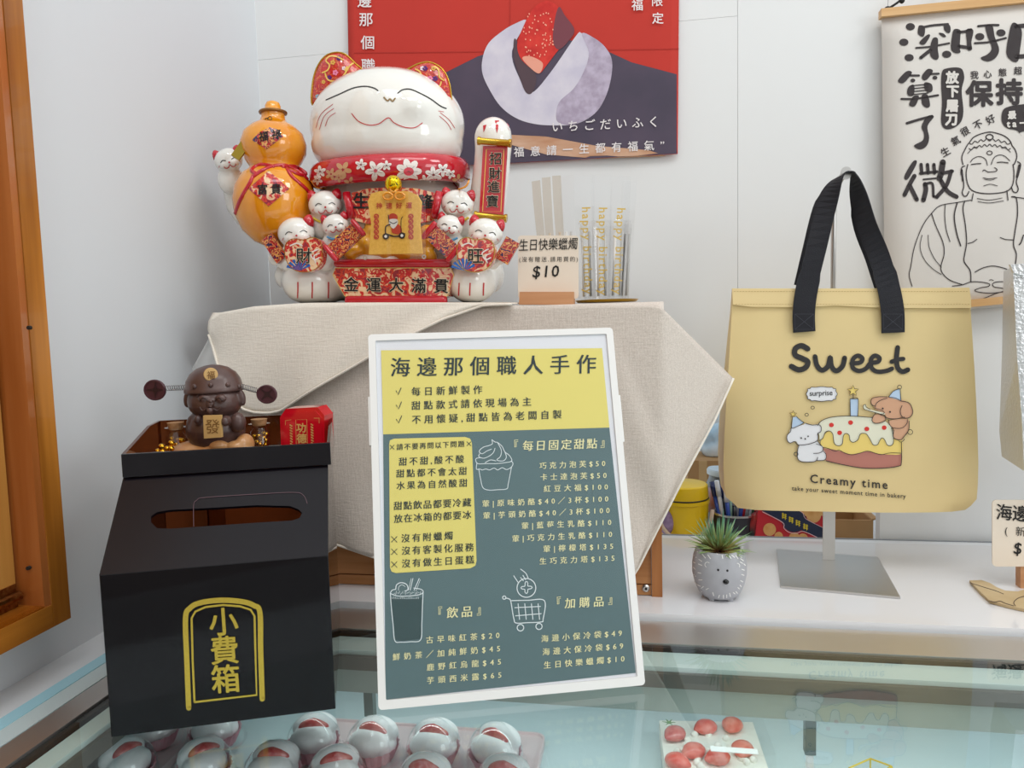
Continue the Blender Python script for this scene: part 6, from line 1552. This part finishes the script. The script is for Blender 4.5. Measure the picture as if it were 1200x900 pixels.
# ================================================================== sweets inside the showcase
SZ = -.4678
PK = mat('tray_pink', 'e8d2d2', rough=.35); MOC = mat('mochi_white', 'f6f4f4', rough=.6, bump=.3, bs=150); BER = mat('berry_red', 'c24a4a', rough=.25, c2='d87a72', vs=150, coat=.4); DOME = sheet('dome_plastic', (.985, .99, .99), 1.7, .02)
CUPM = mat('fluted_pink', 'e09aa6', rough=.6)
def mochi_proto():
    t = thing('boxed_mochi', 'x', 'sweet', (0, 0, 0))
    R_ = .026
    bm = B(); n = 40; rings = []
    for r_, z in ((.75, .0), (1.02, .55)):
        rings.append([bm.verts.new((R_*.92*r_*(1+(.03 if i % 2 else -.03))*math.cos(2*PI*i/n), R_*.92*r_*(1+(.03 if i % 2 else -.03))*math.sin(2*PI*i/n), z*R_)) for i in range(n)])
    for i in range(n): bm.faces.new((rings[0][i], rings[0][(i+1) % n], rings[1][(i+1) % n], rings[1][i]))
    bm.faces.new(rings[0][::-1]); obj('paper_cup', bm, CUPM, t)
    bm = B(); ell(bm, (-.001, -.006, .018), (.0205, .0135, .013), Matrix.Rotation(-.25, 4, 'X'), 20); ell(bm, (.001, .008, .023), (.0215, .0125, .015), Matrix.Rotation(.35, 4, 'X'), 20)
    ell(bm, (0, .002, .012), (.022, .020, .011), seg=20); remesh(bm, .0016, 'rice_cake', MOC, t, 3)
    bm = B(); g_ = bmesh.ops.create_uvsphere(bm, u_segments=18, v_segments=12, radius=1)
    for v in g_['verts']:
        x, y, z = v.co; s = 1-.35*max(0, x); v.co = Vector((x*.0145, y*.0062*s, z*.0090*s))
    bmesh.ops.transform(bm, matrix=Matrix.Translation((.001, -.001, .0270)), verts=g_['verts']); obj('strawberry', bm, BER, t, True)
    bm = B(); lathe(bm, [(R_*1.03, .003)]+[(R_*1.03*math.cos(a), .008+.0315*math.sin(a)) for a in [i*PI/2/9 for i in range(9)]]+[(.0001, .0395)], (0, 0, 0), None, 32, False); obj('dome', bm, DOME, t, True)
    obj('dome_rim', lathe(B(), [(R_*1.01, .0012), (R_*1.14, .0012), (R_*1.14, .0028), (R_*1.01, .0028)], (0, 0, 0), None, 32, False), DOME, t)
    return t
proto = mochi_proto()
def copy_tree(o, parent=None):
    c = o.copy(); COL.objects.link(c)
    if parent: c.parent = parent
    for ch_ in list(o.children): copy_tree(ch_, c)
    return c
MZ = SZ+.0102
spots = [(367, 862, .3, 'domed strawberry mochi just right of the tip box corner, tilted strawberry'), (437, 866, -.1, 'domed strawberry mochi under the left foot of the menu board'), (508, 869, .0, 'domed strawberry mochi below the middle of the menu board'), (580, 874, -.35, 'domed strawberry mochi last on the right of the back row'),
         (320, 897, .2, 'front row domed mochi cut by the frame, below the tip box right corner'), (393, 903, .5, 'front row domed mochi cut by the frame, between the first two back row domes'), (497, 912, 0, 'front row domed mochi cut by the frame, below the middle dome'), (590, 914, 0, 'front row domed mochi cut by the frame, at the far right'),
         (148, 892, 1.2, 'leftmost domed mochi beside the side rail, seen dim through the glass'), (238, 892, .9, 'second domed mochi from the side rail, under the box front edge'), (252, 850, .4, 'domed mochi hidden behind the lower edge of the tip box'), (180, 850, .7, 'domed mochi behind the left lower corner of the tip box')]
for i, (px, py, rz, lab) in enumerate(spots):
    o = proto if i == 0 else copy_tree(proto)
    p = onZ(px, py, -.437); o.location = (p.x, p.y, MZ); o.rotation_euler = (0, 0, rz); o.scale = (1.12, 1.12, 1.12)
    o['label'] = lab; o['group'] = 'domed mochi in the showcase'
def tray(x0, y0, x1, y1, lab):
    a, b_ = onZ(x0, y0, SZ), onZ(x1, y1, SZ)
    t = thing('sweet_tray', lab, 'tray', ((a.x+b_.x)/2, (a.y+b_.y)/2, SZ))
    lo = (min(a.x, b_.x), min(a.y, b_.y)); hi = (max(a.x, b_.x), max(a.y, b_.y))
    bm = B(); poly = rrect(lo[0], lo[1], hi[0], hi[1], .012); prism(bm, poly, (1, 0, 0), (0, 1, 0), (0, 0, 1), (0, 0, SZ+.0003), .006); obj('tray_bottom', bm, PK, t)
    bm = B(); hole_plate(bm, poly, [rrect(lo[0]+.002, lo[1]+.002, hi[0]-.002, hi[1]-.002, .010)], lambda u, v, w_: Vector((u, v, SZ+.0064+w_)), .003); obj('tray_rim', bm, PK, t)
tray(262, 1010, 640, 868, 'pale pink tray carrying the mochi domes below the menu board')
tray(60, 960, 246, 856, 'pale pink tray carrying the mochi domes under the tip box')
# strawberry cake box
cq = [onZ(*p, SZ+.030) for p in ((770, 839), (884, 841), (905, 902), (778, 902))]
cc_ = sum(cq, Vector())/4
cbx = thing('strawberry_cake_box', 'clear square box of cream cake topped with cut strawberries under the glass', 'cake', (cc_.x, cc_.y, SZ))
def quadbox(name, q, z0, z1, m, sc=1, parent=cbx):
    bm = B(); a = [bm.verts.new((cc_.x+(p.x-cc_.x)*sc, cc_.y+(p.y-cc_.y)*sc, z0)) for p in q]; b_ = [bm.verts.new((v.co.x, v.co.y, z1)) for v in a]
    bm.faces.new(a); bm.faces.new(b_[::-1])
    for i in range(4): bm.faces.new((a[i], b_[i], b_[(i+1) % 4], a[(i+1) % 4]))
    return obj(name, bm, m, parent, bevel=.003)
quadbox('clear_box', cq, SZ+.0005, SZ+.046, sheet('box_plastic', (.99, .99, .99), .7), 1.06)
quadbox('cream', cq, SZ+.003, SZ+.026, mat('cream_white', 'f2f0e6', rough=.5, bump=.6, bs=120), .96)
random.seed(4)
for i, (x, y) in enumerate([(790, 858), (826, 850), (858, 848), (812, 878), (840, 885), (870, 876), (795, 890)]):
    p = onZ(x, y, SZ+.033); bm = B(); g_ = bmesh.ops.create_uvsphere(bm, u_segments=14, v_segments=10, radius=1)
    for v in g_['verts']:
        X_, Y_, Z_ = v.co; s = 1-.45*max(0, -Y_); v.co = Vector((X_*.0115*s, Y_*.014, Z_*.007*s))
    bmesh.ops.transform(bm, matrix=Matrix.Translation((p.x, p.y, SZ+.031)) @ Matrix.Rotation(random.uniform(-1.2, 1.2), 4, 'Z'), verts=g_['verts'])
    obj('strawberry_slice', bm, mat('slice_pink', 'e88a7c', rough=.3, c2='d8402f', vs=90) if i else BER, cbx, True)
bm = B()
for i in range(26):
    x, y = random.uniform(785, 890), random.uniform(850, 895); p = onZ(x, y, SZ+.030); ell(bm, (p.x, p.y, SZ+.027), (.004, .004, .004), seg=8)
cr_ = obj('cream_dots', bm, mat('cream_white', 'f2f0e6'), cbx, True); cr_['kind'] = 'stuff'
a = onZ(832, 874, SZ+.0468); b_ = onZ(889, 884, SZ+.0468)
lb = obj('paper_label', box(B(), (a.x, b_.y, SZ+.0464), (b_.x, a.y, SZ+.0469)), mat('paper_white', 'f0f0ee', rough=.5), cbx)
bm = B(); random.seed(6); lp = onZ(784, 847, SZ+.036)
for i in range(6):
    a = i*1.05; prism(bm, [(0, -.0012), (.007, 0), (0, .0012)], (math.cos(a), math.sin(a), .1), (-math.sin(a), math.cos(a), 0), (0, 0, 1), lp, .0004)
obj('leaf_crown', bm, mat('leaf_green', '5a8a4c', rough=.5), cbx)
# shelf ticket and gold box edges
a = onZ(630, 899, SZ+.004); tk = obj('shelf_ticket', box(B(), (a.x-.002, a.y-.02, SZ+.0003), (a.x+.075, a.y+.001, SZ+.0015)), mat('paper_white', 'f0f0ee')); tag(tk, 'white paper ticket lying on the showcase shelf right of the domes', 'label')
gb = thing('gold_edged_box', 'clear gold edged cake box at the bottom frame edge right of the strawberry cake', 'box', onZ(1025, 905, SZ))
q = [onZ(*p, SZ+.04) for p in ((995, 900), (1020, 889), (1045, 898), (1015, 915))]
bm = B()
for i in range(4): tube(bm, [q[i], q[(i+1) % 4]], .0008, 6); 
for p in q: tube(bm, [p, Vector((p.x, p.y, SZ+.0005))], .0008, 6)
obj('gold_edge', bm, mat('gold_foil', 'e8c83c', rough=.3, metal=.4), gb)
bm = B(); a = [bm.verts.new((p.x, p.y, SZ+.0005)) for p in q]; b_ = [bm.verts.new((p.x, p.y, SZ+.0395)) for p in q]
bm.faces.new(b_)
for i in range(4): bm.faces.new((a[i], b_[i], b_[(i+1) % 4], a[(i+1) % 4]))
obj('clear_side', bm, sheet('box_plastic', (.97, .98, .98)), gb)
